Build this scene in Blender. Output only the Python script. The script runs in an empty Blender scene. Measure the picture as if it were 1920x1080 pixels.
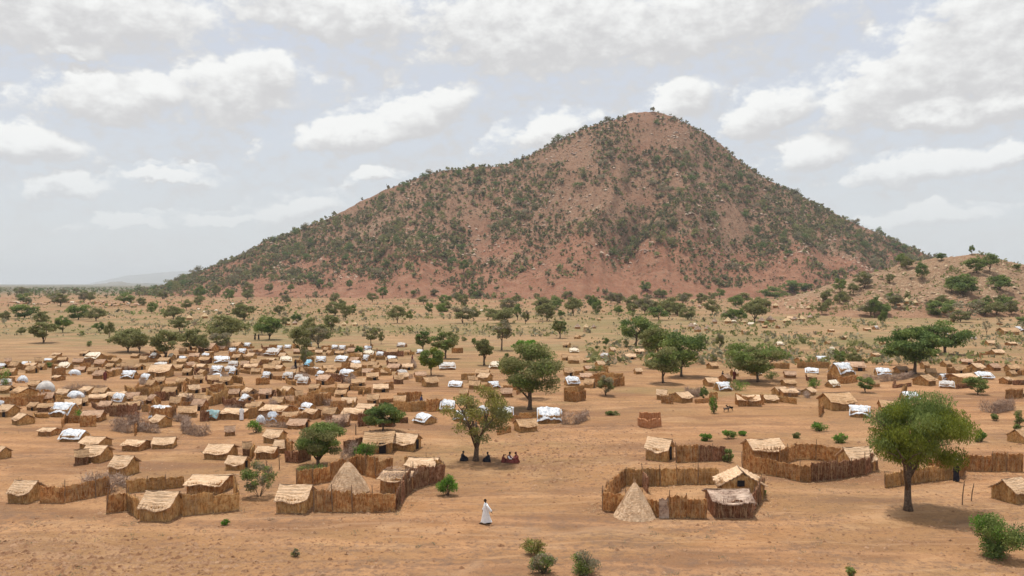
import bpy, math, random
import numpy as np
from mathutils import Vector, Matrix

SC = bpy.context.scene
COL = SC.collection
random.seed(7)
RS = np.random.RandomState(11)
R = math.radians
F = 1500.0          # focal length in pixels of a 1920 wide frame
CH = 17.5           # camera height over the plain, metres
HZ = 532.0          # image row of the horizon
# ------------------------------------------------------------------ camera
cam = bpy.data.cameras.new('camera')
cam.lens = 36 * F / 1920
cam.sensor_width = 36
cam.shift_y = -(540 - HZ) / 1920
cam.clip_start = 0.5
cam.clip_end = 120000
camo = bpy.data.objects.new('camera', cam)
camo.location = (0, 0, CH)
camo.rotation_euler = (R(90), 0, 0)
COL.objects.link(camo)
SC.camera = camo
# ------------------------------------------------------------------ light
SUN = Vector((-0.10, 0.25, 0.95)).normalized()
SUN_EL = math.asin(SUN.z)
SUN_ROT = math.atan2(SUN.x, SUN.y)
sun = bpy.data.lights.new('sun', 'SUN')
sun.energy = 4.3
sun.angle = R(0.9)
sun.color = (1.0, 0.95, 0.87)
suno = bpy.data.objects.new('sun', sun)
suno.rotation_euler = SUN.to_track_quat('Z', 'Y').to_euler()
suno.location = (0, 0, 900)
COL.objects.link(suno)
SC.view_settings.view_transform = 'Standard'
SC.view_settings.look = 'None'
SC.view_settings.exposure = 0.0
SC.view_settings.gamma = 1.0
SC.view_settings.use_curve_mapping = False
SC.render.engine = 'CYCLES'
cy = SC.cycles
cy.max_bounces = 4
cy.diffuse_bounces = 2
cy.glossy_bounces = 1
cy.transmission_bounces = 2
cy.transparent_max_bounces = 4
cy.volume_bounces = 0
cy.use_denoising = True
cy.use_adaptive_sampling = True
cy.adaptive_threshold = 0.02


# ------------------------------------------------------------------ node helper
class NT:
    def __init__(s, tree):
        s.t = tree
        s.n = tree.nodes
        s.l = tree.links

    def node(s, typ, ins=None, **kw):
        n = s.n.new(typ)
        for k, v in kw.items():
            setattr(n, k, v)
        if ins:
            for k, v in ins.items():
                s.put(n.inputs[k], v)
        return n

    def put(s, sock, v):
        if isinstance(v, bpy.types.NodeSocket):
            s.l.new(v, sock)
        elif isinstance(v, bpy.types.Node):
            s.l.new(v.outputs[0], sock)
        else:
            sock.default_value = v

    def math(s, op, a, b=0.0, c=0.0, clamp=False):
        n = s.n.new('ShaderNodeMath')
        n.operation = op
        n.use_clamp = clamp
        s.put(n.inputs[0], a)
        s.put(n.inputs[1], b)
        s.put(n.inputs[2], c)
        return n.outputs[0]

    def mapr(s, v, a, b, c=0.0, d=1.0, smooth=True):
        n = s.n.new('ShaderNodeMapRange')
        n.interpolation_type = 'SMOOTHSTEP' if smooth else 'LINEAR'
        s.put(n.inputs['Value'], v)
        n.inputs['From Min'].default_value = a
        n.inputs['From Max'].default_value = b
        n.inputs['To Min'].default_value = c
        n.inputs['To Max'].default_value = d
        return n.outputs[0]

    def mix(s, f, a, b):
        n = s.n.new('ShaderNodeMix')
        n.data_type = 'RGBA'
        s.put(n.inputs[0], f)
        for sock, v in ((n.inputs[6], a), (n.inputs[7], b)):
            if isinstance(v, (tuple, list)) and len(v) == 3:
                v = (*v, 1)
            s.put(sock, v)
        return n.outputs[2]

    def noise(s, vec, scale, detail=4, rough=0.55, dist=0.0):
        n = s.n.new('ShaderNodeTexNoise')
        s.put(n.inputs['Vector'], vec)
        n.inputs['Scale'].default_value = scale
        n.inputs['Detail'].default_value = detail
        n.inputs['Roughness'].default_value = rough
        n.inputs['Distortion'].default_value = dist
        return n.outputs[0]

    def vscale(s, vec, sc):
        n = s.n.new('ShaderNodeVectorMath')
        n.operation = 'MULTIPLY'
        s.put(n.inputs[0], vec)
        n.inputs[1].default_value = sc
        return n.outputs[0]


# ------------------------------------------------------------------ sky with clouds
world = bpy.data.worlds.new('World')
SC.world = world
world.use_nodes = True
world.cycles.sampling_method = 'MANUAL'
world.cycles.sample_map_resolution = 256
w = NT(world.node_tree)
w.n.clear()
CLOUDS = [  # centre x, centre y, half width, half height, tilt (degrees), read off the photograph as directions
    (205, 182, 105, 58, 4), (292, 172, 55, 35, 0), (440, 165, 120, 62, 8), (505, 140, 55, 45, 0), (655, 252, 130, 36, 10), (790, 215, 115, 42, 24),
    (45, 272, 95, 36, 0), (120, 350, 66, 24, 0), (300, 334, 70, 17, 0), (620, 25, 190, 58, -4), (1010, 55, 260, 90, 0), (1290, 40, 270, 70, 6),
    (120, 20, 250, 70, 4), (140, 92, 50, 18, 0), (1284, 186, 62, 42, 28), (1030, 246, 78, 30, 14), (1436, 216, 92, 42, 16), (1518, 290, 76, 34, 12),
    (1690, 150, 170, 62, 26), (1860, 75, 170, 105, 26), (1790, 205, 210, 34, 0), (1715, 322, 125, 30, 8), (1880, 300, 70, 24, 10),
    (565, 395, 85, 26, 14), (705, 328, 42, 20, 0), (240, 415, 66, 15, 0), (410, 412, 66, 13, 0), (1740, 405, 110, 22, 0)]
fg = bpy.data.node_groups.new('cloud_field', 'ShaderNodeTree')
fg.interface.new_socket('P', in_out='INPUT', socket_type='NodeSocketVector')
fg.interface.new_socket('F', in_out='OUTPUT', socket_type='NodeSocketFloat')
g = NT(fg)
gi = g.n.new('NodeGroupInput')
go = g.n.new('NodeGroupOutput')
acc = None
for (cx, cy_, rx, ry, tl) in CLOUDS:
    az = math.atan((cx - 960) / F)
    el = math.atan((HZ - cy_) / F * math.cos(az))
    m = g.node('ShaderNodeMapping', vector_type='TEXTURE')
    g.put(m.inputs['Vector'], gi.outputs[0])
    m.inputs['Location'].default_value = (az, el, 0)
    m.inputs['Rotation'].default_value = (0, 0, R(tl))
    m.inputs['Scale'].default_value = (rx / F, ry / F, 1)
    ln = g.node('ShaderNodeVectorMath', operation='LENGTH')
    g.put(ln.inputs[0], m.outputs[0])
    d2 = g.math('MULTIPLY', ln.outputs['Value'], ln.outputs['Value'])
    acc = d2 if acc is None else g.math('SMOOTH_MIN', acc, d2, 0.15)
g.put(go.inputs[0], g.math('SUBTRACT', 1.0, acc))

tc = w.node('ShaderNodeTexCoord')
D = tc.outputs['Generated']
sp = w.node('ShaderNodeSeparateXYZ', {0: D})
az = w.math('ARCTAN2', sp.outputs[0], sp.outputs[1])
el = w.math('ARCSINE', sp.outputs[2])
P0 = w.node('ShaderNodeCombineXYZ', {0: az, 1: el}).outputs[0]
ds = w.vscale(D, (1, 1, 1.6))
wn = w.node('ShaderNodeTexNoise')
w.put(wn.inputs['Vector'], ds)
wn.inputs['Scale'].default_value = 17
wn.inputs['Detail'].default_value = 5
wn.inputs['Roughness'].default_value = 0.62
off = w.node('ShaderNodeVectorMath', operation='MULTIPLY_ADD')
w.put(off.inputs[0], wn.outputs['Color'])
off.inputs[1].default_value = (0.048, 0.048, 0)
off.inputs[2].default_value = (-0.024, -0.024, 0)
P1 = w.node('ShaderNodeVectorMath', {0: P0, 1: off.outputs[0]}, operation='ADD').outputs[0]


def field(P):
    n = w.n.new('ShaderNodeGroup')
    n.node_tree = fg
    w.put(n.inputs[0], P)
    return n.outputs[0]


f1 = field(P1)
P2 = w.node('ShaderNodeVectorMath', {0: P1}, operation='ADD')
P2.inputs[1].default_value = (-0.004, 0.016, 0)
f2 = field(P2.outputs[0])
fine = w.noise(ds, 34, 5, 0.6)
fine = w.math('SUBTRACT', fine, 0.5)
# the clouds that go on outside the frame, and thin veils everywhere
gen = w.noise(w.vscale(D, (1, 1, 2.2)), 5.5, 6, 0.55)
outside = w.math('MAXIMUM', w.mapr(w.math('ABSOLUTE', az), 0.60, 0.75), w.mapr(el, 0.34, 0.5))
genf = w.math('MULTIPLY', w.math('SUBTRACT', gen, 0.46), w.math('MULTIPLY', outside, 4.0))
f1b = w.math('MAXIMUM', f1, genf)
dens = w.math('ADD', f1b, w.math('MULTIPLY', fine, 1.9))
mask = w.mapr(dens, -0.22, 0.46)
top = w.math('SUBTRACT', f1, f2)              # > 0 at the upper rims
lit = w.math('ADD', top, w.math('MULTIPLY', fine, 2.2))
litm = w.mapr(lit, -0.50, 0.80)
veil = w.mapr(w.noise(w.vscale(D, (1, 1, 5)), 4.0, 5, 0.5), 0.35, 0.75)
sky = w.node('ShaderNodeTexSky', sky_type='NISHITA', sun_disc=False, sun_elevation=SUN_EL, sun_rotation=SUN_ROT)
sky.altitude = 600
sky.air_density = 1.2
sky.dust_density = 3.0
hgrey = w.mix(w.mapr(el, 0.0, 0.30), (7.4, 7.72, 7.95, 1), (6.75, 7.15, 8.0, 1))
hgrey = w.mix(w.math('MULTIPLY', veil, 0.35), hgrey, (7.3, 7.4, 7.5, 1))
base = w.mix(0.88, sky.outputs[0], hgrey)
ccol = w.mix(litm, (6.6, 6.55, 6.6, 1), (9.6, 9.65, 9.5, 1))
thin = w.mapr(el, 0.04, 0.18, 0.32, 0.98)
col = w.mix(w.math('MULTIPLY', mask, thin), base, ccol)
bg = w.node('ShaderNodeBackground', {'Color': col, 'Strength': 0.1})
wo = w.node('ShaderNodeOutputWorld')
w.l.new(bg.outputs[0], wo.inputs['Surface'])


# ------------------------------------------------------------------ numpy noise and terrain
def _hash(ix, iy, seed):
    h = (ix.astype(np.int64) * 374761393 + iy.astype(np.int64) * 668265263 + seed * 974711) & 0x7fffffff
    h = ((h ^ (h >> 13)) * 1274126177) & 0x7fffffff
    return ((h ^ (h >> 16)) & 0xffff) / 65535.0


def vn(x, y, seed=0):
    x = np.asarray(x, float)
    y = np.asarray(y, float)
    ix, iy = np.floor(x), np.floor(y)
    fx, fy = x - ix, y - iy
    fx = fx * fx * fx * (fx * (fx * 6 - 15) + 10)
    fy = fy * fy * fy * (fy * (fy * 6 - 15) + 10)
    a, b = _hash(ix, iy, seed), _hash(ix + 1, iy, seed)
    c, d = _hash(ix, iy + 1, seed), _hash(ix + 1, iy + 1, seed)
    return (a + (b - a) * fx) * (1 - fy) + (c + (d - c) * fx) * fy - 0.5


def fbm(x, y, seed=0, o=4, g=0.5):
    s, a = 0.0, 1.0
    for i in range(o):
        s = s + a * vn(x * 2 ** i + 17.3 * i, y * 2 ** i - 9.1 * i, seed + i)
        a *= g
    return s


def sstep(a, b, x):
    t = np.clip((x - a) / (b - a), 0, 1)
    return t * t * (3 - 2 * t)


MS = np.array([(120, 560), (230, 552), (300, 541), (345, 523), (400, 502), (450, 480), (500, 452), (560, 431), (620, 407), (680, 376), (740, 349),
               (800, 330), (850, 318), (880, 313), (930, 314), (980, 298), (1030, 271), (1080, 248), (1130, 230), (1180, 216), (1225, 209),
               (1260, 217), (1300, 238), (1350, 268), (1380, 295), (1420, 325), (1460, 348), (1500, 366), (1550, 391), (1600, 418), (1650, 441),
               (1700, 463), (1750, 483), (1800, 497), (1850, 508), (1950, 530), (2100, 556)], float)
HS = np.array([(1330, 600), (1400, 580), (1500, 552), (1560, 534), (1620, 518), (1680, 501), (1720, 490), (1760, 486), (1800, 480), (1830, 477),
               (1860, 484), (1900, 494), (1960, 512), (2050, 545), (2150, 590)], float)
MR, HR = 1450.0, 530.0


def ground_h(x, y):
    r = np.hypot(x, y)
    z = 0.22 * fbm(x / 24, y / 24, 3) + 0.05 * fbm(x / 3.5, y / 3.5, 5, 3) * (1 - sstep(70, 160, r))
    z = z + 0.13 * np.abs(fbm(x / 7, y / 4.5, 15, 3)) * (1 - sstep(90, 200, r))
    z = z + sstep(140, 400, r) * 1.2 * fbm(x / 160, y / 160, 8, 3)
    return z * (1 - sstep(3000, 9000, r))


def mountain_h(x, y):
    yy = np.maximum(y, 1.0)
    px = 960 + F * x / yy
    zr = CH + MR * (HZ - np.interp(px, MS[:, 0], MS[:, 1])) / F
    e = np.clip(np.abs(px - 1060) / 900, 0, 1)
    y0 = 900 + 330 * e ** 2 + 50 * fbm(px / 90, px * 0, 21, 2)
    t = (y - y0) / (MR - y0)
    tc_ = np.clip(t, 0, 1)
    prof = 0.30 * tc_ + 0.70 * tc_ ** 1.45
    back = 1 - sstep(1.0, 2.3, t)
    h = zr * np.where(t < 1, prof, back)
    body = np.sin(np.pi * np.clip(tc_, 0, 1)) ** 0.8
    spur = fbm(px / 75 + 0.6 * vn(y / 120, x / 200, 5), y / 420, 31, 4)
    h = h + body * np.clip(zr, 0, 400) * 0.17 * spur
    rough = np.clip(zr / 60, 0, 1) * sstep(0.0, 0.25, t)
    h = h + rough * (5 * fbm(x / 45, y / 45, 41, 4) + 2.2 * np.abs(fbm(x / 14, y / 14, 43, 3)))
    return np.where((t < 0) | (t > 2.3), -6.0, h - 3.0 + 3.0 * sstep(0, .06, tc_))


def hill_h(x, y):
    yy = np.maximum(y, 1.0)
    px = 960 + F * x / yy
    zr = CH + HR * (HZ - np.interp(px, HS[:, 0], HS[:, 1])) / F
    y0 = 405 + 60 * np.clip((1600 - px) / 200, 0, 1) + 14 * fbm(px / 60, px * 0, 23, 2)
    t = (y - y0) / (HR - y0)
    tc_ = np.clip(t, 0, 1)
    h = zr * np.where(t < 1, 0.45 * tc_ + 0.55 * tc_ ** 1.5, 1 - sstep(1.0, 2.2, t))
    h = h + np.sin(np.pi * tc_) * np.clip(zr, 0, 60) * 0.16 * fbm(px / 40, y / 60, 33, 3)
    h = h + np.clip(zr / 15, 0, 1) * sstep(0, .2, t) * (1.3 * fbm(x / 14, y / 14, 44, 3) + 2.0 * np.abs(fbm(x / 5.5, y / 5.5, 45, 3)))
    return np.where((t < 0) | (t > 2.2), -5.0, h - 2.0 + 2.0 * sstep(0, .08, tc_))


def H(x, y):
    x = np.asarray(x, float)
    y = np.asarray(y, float)
    return np.maximum(np.maximum(ground_h(x, y), mountain_h(x, y)), hill_h(x, y))


YS = np.geomspace(30, 2600, 1200)


def P(px, py):
    """the place on the ground that a point of the photograph looks at"""
    x = (px - 960) / F * YS
    z = CH - (py - HZ) / F * YS
    d = z - H(x, YS)
    k = np.argmax(d <= 0)
    if d[k] > 0:
        k = int(np.argmin(d))
        Y = YS[k]
    else:
        a = d[k - 1] / (d[k - 1] - d[k]) if k else 0
        Y = YS[k - 1] + a * (YS[k] - YS[k - 1])
    X = (px - 960) / F * Y
    return Vector((X, Y, float(H(X, Y))))


def PXY(p):
    return 960 + F * p[0] / p[1], HZ + F * (CH - p[2]) / p[1]


# ------------------------------------------------------------------ mesh helpers
class MB:
    def __init__(s):
        s.V, s.Q, s.M, s.n = [], [], [], 0

    def add(s, V, Q, m=0):
        V = np.asarray(V, float).reshape(-1, 3)
        s.V.append(V)
        for q in (Q if isinstance(Q, list) and Q and isinstance(Q[0], np.ndarray) else [np.asarray(Q, int)]):
            s.Q.append(q + s.n)
            s.M.append(np.full(len(q), m))
        s.n += len(V)

    def mesh(s, name, mats, smooth=False):
        me = bpy.data.meshes.new(name)
        V = np.concatenate(s.V)
        loops = np.concatenate([q.ravel() for q in s.Q])
        tot = np.concatenate([np.full(len(q), q.shape[1]) for q in s.Q])
        st = np.concatenate([[0], np.cumsum(tot)[:-1]])
        me.vertices.add(len(V))
        me.vertices.foreach_set('co', V.ravel())
        me.loops.add(len(loops))
        me.loops.foreach_set('vertex_index', loops.astype(np.int32))
        me.polygons.add(len(tot))
        me.polygons.foreach_set('loop_start', st.astype(np.int32))
        me.polygons.foreach_set('loop_total', tot.astype(np.int32))
        for m in (mats if isinstance(mats, (list, tuple)) else [mats]):
            me.materials.append(m)
        me.polygons.foreach_set('material_index', np.concatenate(s.M).astype(np.int32))
        me.polygons.foreach_set('use_smooth', np.full(len(tot), smooth))
        me.update(calc_edges=True)
        return me


def sheet(fn, nu, nv, off):
    """closed sheet: fn(u, v) -> arrays (n,3) over a grid; off = vector or fn for the thickness"""
    u, v = np.meshgrid(np.linspace(0, 1, nu + 1), np.linspace(0, 1, nv + 1), indexing='ij')
    T = np.asarray(fn(u.ravel(), v.ravel()), float)
    o = np.asarray(off, float)
    B = T + o
    n = len(T)
    idx = np.arange(n).reshape(nu + 1, nv + 1)
    a, b, c, d = idx[:-1, :-1].ravel(), idx[1:, :-1].ravel(), idx[1:, 1:].ravel(), idx[:-1, 1:].ravel()
    q = [np.stack([a, b, c, d], 1), np.stack([d, c, b, a], 1) + n]
    ring = np.concatenate([idx[:, 0], idx[-1, 1:], idx[::-1, -1][1:], idx[0, ::-1][1:]])
    r2 = np.roll(ring, -1)[:-1]
    r1 = ring[:-1]
    q.append(np.stack([r2, r1, r1 + n, r2 + n], 1))
    return np.concatenate([T, B]), np.concatenate(q)


def tube(mb, pts, rad, sides=6, m=0):
    pts = [Vector(p) for p in pts]
    V = []
    for i, p in enumerate(pts):
        d = (pts[min(i + 1, len(pts) - 1)] - pts[max(i - 1, 0)]).normalized()
        a = d.cross(Vector((0.3, 1, 0.2))).normalized()
        b = d.cross(a)
        for k in range(sides):
            t = 2 * math.pi * k / sides
            V.append(p + (a * math.cos(t) + b * math.sin(t)) * rad[i])
    q = []
    for i in range(len(pts) - 1):
        for k in range(sides):
            k2 = (k + 1) % sides
            q.append((i * sides + k, i * sides + k2, (i + 1) * sides + k2, (i + 1) * sides + k))
    nV = len(V)
    V.append(pts[0])
    V.append(pts[-1])
    tr = []
    for k in range(sides):
        k2 = (k + 1) % sides
        tr.append((nV, k2, k))
        e = (len(pts) - 1) * sides
        tr.append((nV + 1, e + k, e + k2))
    mb.add([tuple(v) for v in V], [np.array(q), np.array(tr)], m)


def sticks(mb, A, B, r, m=0):
    """many three-sided straight sticks at once, from A to B"""
    A, B = np.asarray(A, float), np.asarray(B, float)
    d = B - A
    d /= np.linalg.norm(d, axis=1, keepdims=True) + 1e-9
    up = np.where(np.abs(d[:, 2:3]) > 0.9, [[1., 0, 0]], [[0., 0, 1]])
    a = np.cross(d, up)
    a /= np.linalg.norm(a, axis=1, keepdims=True) + 1e-9
    b = np.cross(d, a)
    r = np.broadcast_to(np.asarray(r, float).reshape(-1, 1), (len(A), 1))
    rings = []
    for k in range(3):
        t = 2 * math.pi * k / 3
        rings.append((a * math.cos(t) + b * math.sin(t)) * r)
    V = np.stack([A + rings[0], A + rings[1], A + rings[2], B + rings[0] * .6, B + rings[1] * .6, B + rings[2] * .6], 1).reshape(-1, 3)
    n = len(A)
    base = (np.arange(n) * 6)[:, None]
    q = np.concatenate([base + np.array([0, 1, 4, 3]), base + np.array([1, 2, 5, 4]), base + np.array([2, 0, 3, 5])])
    t = np.concatenate([base + np.array([0, 2, 1]), base + np.array([3, 4, 5])])
    mb.add(V, [q, t], m)


def leaves(mb, C, s, rs, m=0, droop=0.0, asp=0.5):
    n = len(C)
    a = rs.normal(size=(n, 3))
    a[:, 2] -= droop * 2.2
    a /= np.linalg.norm(a, axis=1, keepdims=True)
    b = np.cross(a, rs.normal(size=(n, 3)))
    b /= np.linalg.norm(b, axis=1, keepdims=True)
    s = (np.asarray(s) * rs.uniform(.6, 1.4, n))[:, None]
    V = np.stack([C - a * s, C - b * s * asp, C + a * s, C + b * s * asp], 1).reshape(-1, 3)
    mb.add(V, (np.arange(n) * 4)[:, None] + np.arange(4), m)


def link(o, parent=None):
    COL.objects.link(o)
    if parent is not None:
        o.parent = parent
    return o


def obj(name, me, parent=None, **props):
    o = bpy.data.objects.new(name, me)
    link(o, parent)
    for k, v in props.items():
        o[k] = v
    return o


AUTO = []       # things whose labels are made at the end from what stands near them


def thing(name, cat, loc=(0, 0, 0), rz=0.0, sc=(1, 1, 1), label=None, group=None, desc=None, data=None):
    o = bpy.data.objects.new(name, data)
    COL.objects.link(o)
    o.location = loc
    o.rotation_euler = (0, 0, rz)
    o.scale = sc
    o['category'] = cat
    if label:
        o['label'] = label
    if group:
        o['group'] = group
    if desc:
        AUTO.append((o, desc))
    return o


# ------------------------------------------------------------------ materials
def mat(name):
    m = bpy.data.materials.new(name)
    m.use_nodes = True
    t = NT(m.node_tree)
    b = t.n['Principled BSDF']
    b.inputs['Roughness'].default_value = 0.95
    b.inputs['Specular IOR Level'].default_value = 0.15
    return m, t, b


def bump(t, b, h, strength, dist):
    n = t.node('ShaderNodeBump', {'Height': h, 'Strength': strength, 'Distance': dist})
    t.l.new(n.outputs[0], b.inputs['Normal'])


def straw_mat(name, c1, c2, c3, fib=(22, 22, 1.2), patch=0.9, spread=0.35):
    """fibres along local z (walls) or as given; patches of older and fresher straw"""
    m, t, b = mat(name)
    tcn = t.node('ShaderNodeTexCoord')
    oi = t.node('ShaderNodeObjectInfo')
    O = t.node('ShaderNodeVectorMath', {0: tcn.outputs['Object']}, operation='ADD')
    rv = t.node('ShaderNodeCombineXYZ', {0: t.math('MULTIPLY', oi.outputs['Random'], 37.0), 1: t.math('MULTIPLY', oi.outputs['Random'], 91.0)})
    t.put(O.inputs[1], rv.outputs[0])
    v = O.outputs[0]
    fibre = t.noise(t.vscale(v, fib), 1.0, 3, 0.7)
    band = t.noise(t.vscale(v, (fib[0] * .3, fib[1] * .3, fib[2] * 1.1)), 1.0, 5, 0.75, 0.4)
    big = t.noise(v, patch, 3, 0.6)
    k = t.mapr(fibre, 0.36, 0.64)
    c = t.mix(k, c2, c1)
    c = t.mix(t.mapr(band, 0.42, 0.66), c, c3)
    dk = t.mapr(big, 0.25, 0.75, 1 - spread, 1 + spread * .5, False)
    rnd = t.mapr(oi.outputs['Random'], 0, 1, 1 - spread * .3, 1 + spread * .2, False)
    c = t.node('ShaderNodeVectorMath', {0: c, 1: t.node('ShaderNodeCombineXYZ', {0: t.math('MULTIPLY', dk, rnd), 1: t.math('MULTIPLY', dk, rnd), 2: t.math('MULTIPLY', dk, rnd)}).outputs[0]}, operation='MULTIPLY').outputs[0]
    t.put(b.inputs['Base Color'], c)
    bump(t, b, fibre, 1.0, 0.08)
    return m


def plain_mat(name, c1, c2, scale=3.0, rough=0.9, bs=0.3, bd=0.03):
    m, t, b = mat(name)
    tcn = t.node('ShaderNodeTexCoord')
    n = t.noise(tcn.outputs['Object'], scale, 4, 0.6)
    t.put(b.inputs['Base Color'], t.mix(t.mapr(n, 0.35, 0.65), c1, c2))
    b.inputs['Roughness'].default_value = rough
    bump(t, b, n, bs, bd)
    return m


def leaf_mat(name, dark, light, dry=None, wscale=0.9, trans=0.35):
    m, t, b = mat(name)
    geo = t.node('ShaderNodeNewGeometry')
    r = geo.outputs['Random Per Island']
    cl = t.noise(geo.outputs['Position'], wscale, 2, 0.6)
    k = t.math('ADD', t.math('MULTIPLY', r, 0.55), t.mapr(cl, 0.35, 0.65, 0, 0.45))
    c = t.mix(k, dark, light)
    if dry:
        c = t.mix(t.mapr(t.math('FRACT', t.math('MULTIPLY', r, 7.31)), 0.72, 0.95), c, dry)
    t.put(b.inputs['Base Color'], c)
    b.inputs['Roughness'].default_value = 0.7
    tr = t.node('ShaderNodeBsdfTranslucent', {'Color': c})
    mx = t.node('ShaderNodeMixShader', {0: trans, 1: b.outputs[0], 2: tr.outputs[0]})
    t.l.new(mx.outputs[0], t.n['Material Output'].inputs['Surface'])
    return m


M = {}
M['roof'] = straw_mat('pale_mat', (0.70, 0.485, 0.31), (0.48, 0.30, 0.17), (0.68, 0.50, 0.34), fib=(3, 12, 12), spread=0.2)
M['roof_tan'] = straw_mat('tan_mat', (0.58, 0.365, 0.20), (0.34, 0.19, 0.09), (0.58, 0.40, 0.25), fib=(3, 12, 12), spread=0.3)
M['roof_pink'] = straw_mat('weathered_mat', (0.58, 0.37, 0.24), (0.34, 0.19, 0.12), (0.54, 0.39, 0.28), fib=(3, 12, 12), spread=0.3)
M['wall'] = straw_mat('straw_wall', (0.62, 0.345, 0.135), (0.33, 0.150, 0.048), (0.68, 0.45, 0.21), fib=(11, 11, 2.4))
M['wall_red'] = straw_mat('reed_wall', (0.55, 0.255, 0.092), (0.25, 0.095, 0.034), (0.66, 0.41, 0.19), fib=(11, 11, 2.4))
M['wall_dark'] = straw_mat('old_reed_wall', (0.30, 0.13, 0.065), (0.12, 0.048, 0.028), (0.44, 0.26, 0.16), fib=(11, 11, 2.4))
M['brush'] = straw_mat('dry_brush', (0.44, 0.31, 0.235), (0.21, 0.135, 0.10), (0.55, 0.42, 0.33), fib=(3, 3, 3))
M['thatch'] = straw_mat('thatch', (0.68, 0.50, 0.29), (0.44, 0.30, 0.16), (0.66, 0.50, 0.32), fib=(8, 8, 2.2), spread=0.22)
M['tarp'] = plain_mat('white_tarpaulin', (0.70, 0.71, 0.73), (0.40, 0.43, 0.48), 2.6, 0.5, 0.25, 0.05)
M['tarp_dusty'] = plain_mat('dusty_tarpaulin', (0.56, 0.52, 0.48), (0.40, 0.38, 0.37), 1.6, 0.6, 0.25, 0.05)
M['tarp_cream'] = plain_mat('cream_tarpaulin', (0.74, 0.66, 0.54), (0.58, 0.50, 0.38), 1.6, 0.6, 0.25, 0.05)
M['tarp_blue'] = plain_mat('blue_tarpaulin', (0.13, 0.42, 0.62), (0.42, 0.66, 0.78), 1.2, 0.5, 0.25, 0.05)
M['tarp_teal'] = plain_mat('teal_tarpaulin', (0.16, 0.27, 0.28), (0.26, 0.36, 0.36), 1.5, 0.5, 0.3, 0.05)
M['tarp_grey'] = plain_mat('grey_tarpaulin', (0.36, 0.40, 0.46), (0.50, 0.53, 0.58), 1.5, 0.5, 0.3, 0.05)
M['wood'] = plain_mat('wood', (0.16, 0.10, 0.065), (0.28, 0.19, 0.12), 8)
M['bark'] = plain_mat('bark', (0.075, 0.052, 0.038), (0.16, 0.115, 0.085), 6, bs=0.8, bd=0.05)
M['shade'] = plain_mat('opening_shade', (0.02, 0.018, 0.02), (0.035, 0.03, 0.03), 5)  # shade inside door and window openings, put into a near-black colour
M['mud'] = plain_mat('red_mud', (0.36, 0.155, 0.07), (0.46, 0.235, 0.12), 2.2, bs=0.6, bd=0.06)
M['stone'] = plain_mat('stone', (0.20, 0.10, 0.052), (0.36, 0.22, 0.13), 1.4, bs=0.8, bd=0.05)
M['skin'] = plain_mat('skin', (0.045, 0.024, 0.015), (0.06, 0.033, 0.021), 6, 0.6)
M['hair'] = plain_mat('hair', (0.008, 0.007, 0.006), (0.014, 0.012, 0.01), 20)
M['white_cloth'] = plain_mat('white_cloth', (0.82, 0.83, 0.84), (0.70, 0.72, 0.75), 5, 0.85, 0.3, 0.02)
M['black_cloth'] = plain_mat('black_cloth', (0.012, 0.012, 0.018), (0.03, 0.03, 0.04), 5, 0.85)
M['red_cloth'] = plain_mat('maroon_cloth', (0.13, 0.03, 0.03), (0.20, 0.06, 0.05), 5, 0.85)
M['blue_cloth'] = plain_mat('navy_cloth', (0.03, 0.035, 0.09), (0.07, 0.07, 0.14), 5, 0.85)
M['leaf'] = leaf_mat('leaf_green', (0.085, 0.130, 0.032), (0.28, 0.335, 0.10))
M['leaf_dark'] = leaf_mat('leaf_dark', (0.052, 0.092, 0.026), (0.18, 0.245, 0.075))
M['leaf_olive'] = leaf_mat('leaf_olive', (0.125, 0.130, 0.045), (0.31, 0.305, 0.125))
M['leaf_yellow'] = leaf_mat('leaf_yellow', (0.16, 0.15, 0.032), (0.38, 0.345, 0.10), (0.27, 0.20, 0.10))
M['leaf_bright'] = leaf_mat('leaf_bright', (0.065, 0.15, 0.018), (0.21, 0.36, 0.06))
M['leaf_grey'] = leaf_mat('leaf_grey', (0.15, 0.145, 0.085), (0.34, 0.305, 0.20), (0.36, 0.26, 0.17), 0.3)
M['leaf_feather'] = leaf_mat('leaf_feather', (0.085, 0.115, 0.015), (0.26, 0.29, 0.045))
M['hill_leaf'] = leaf_mat('hill_leaf', (0.070, 0.080, 0.036), (0.225, 0.215, 0.105), (0.33, 0.22, 0.14), 0.035)


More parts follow.
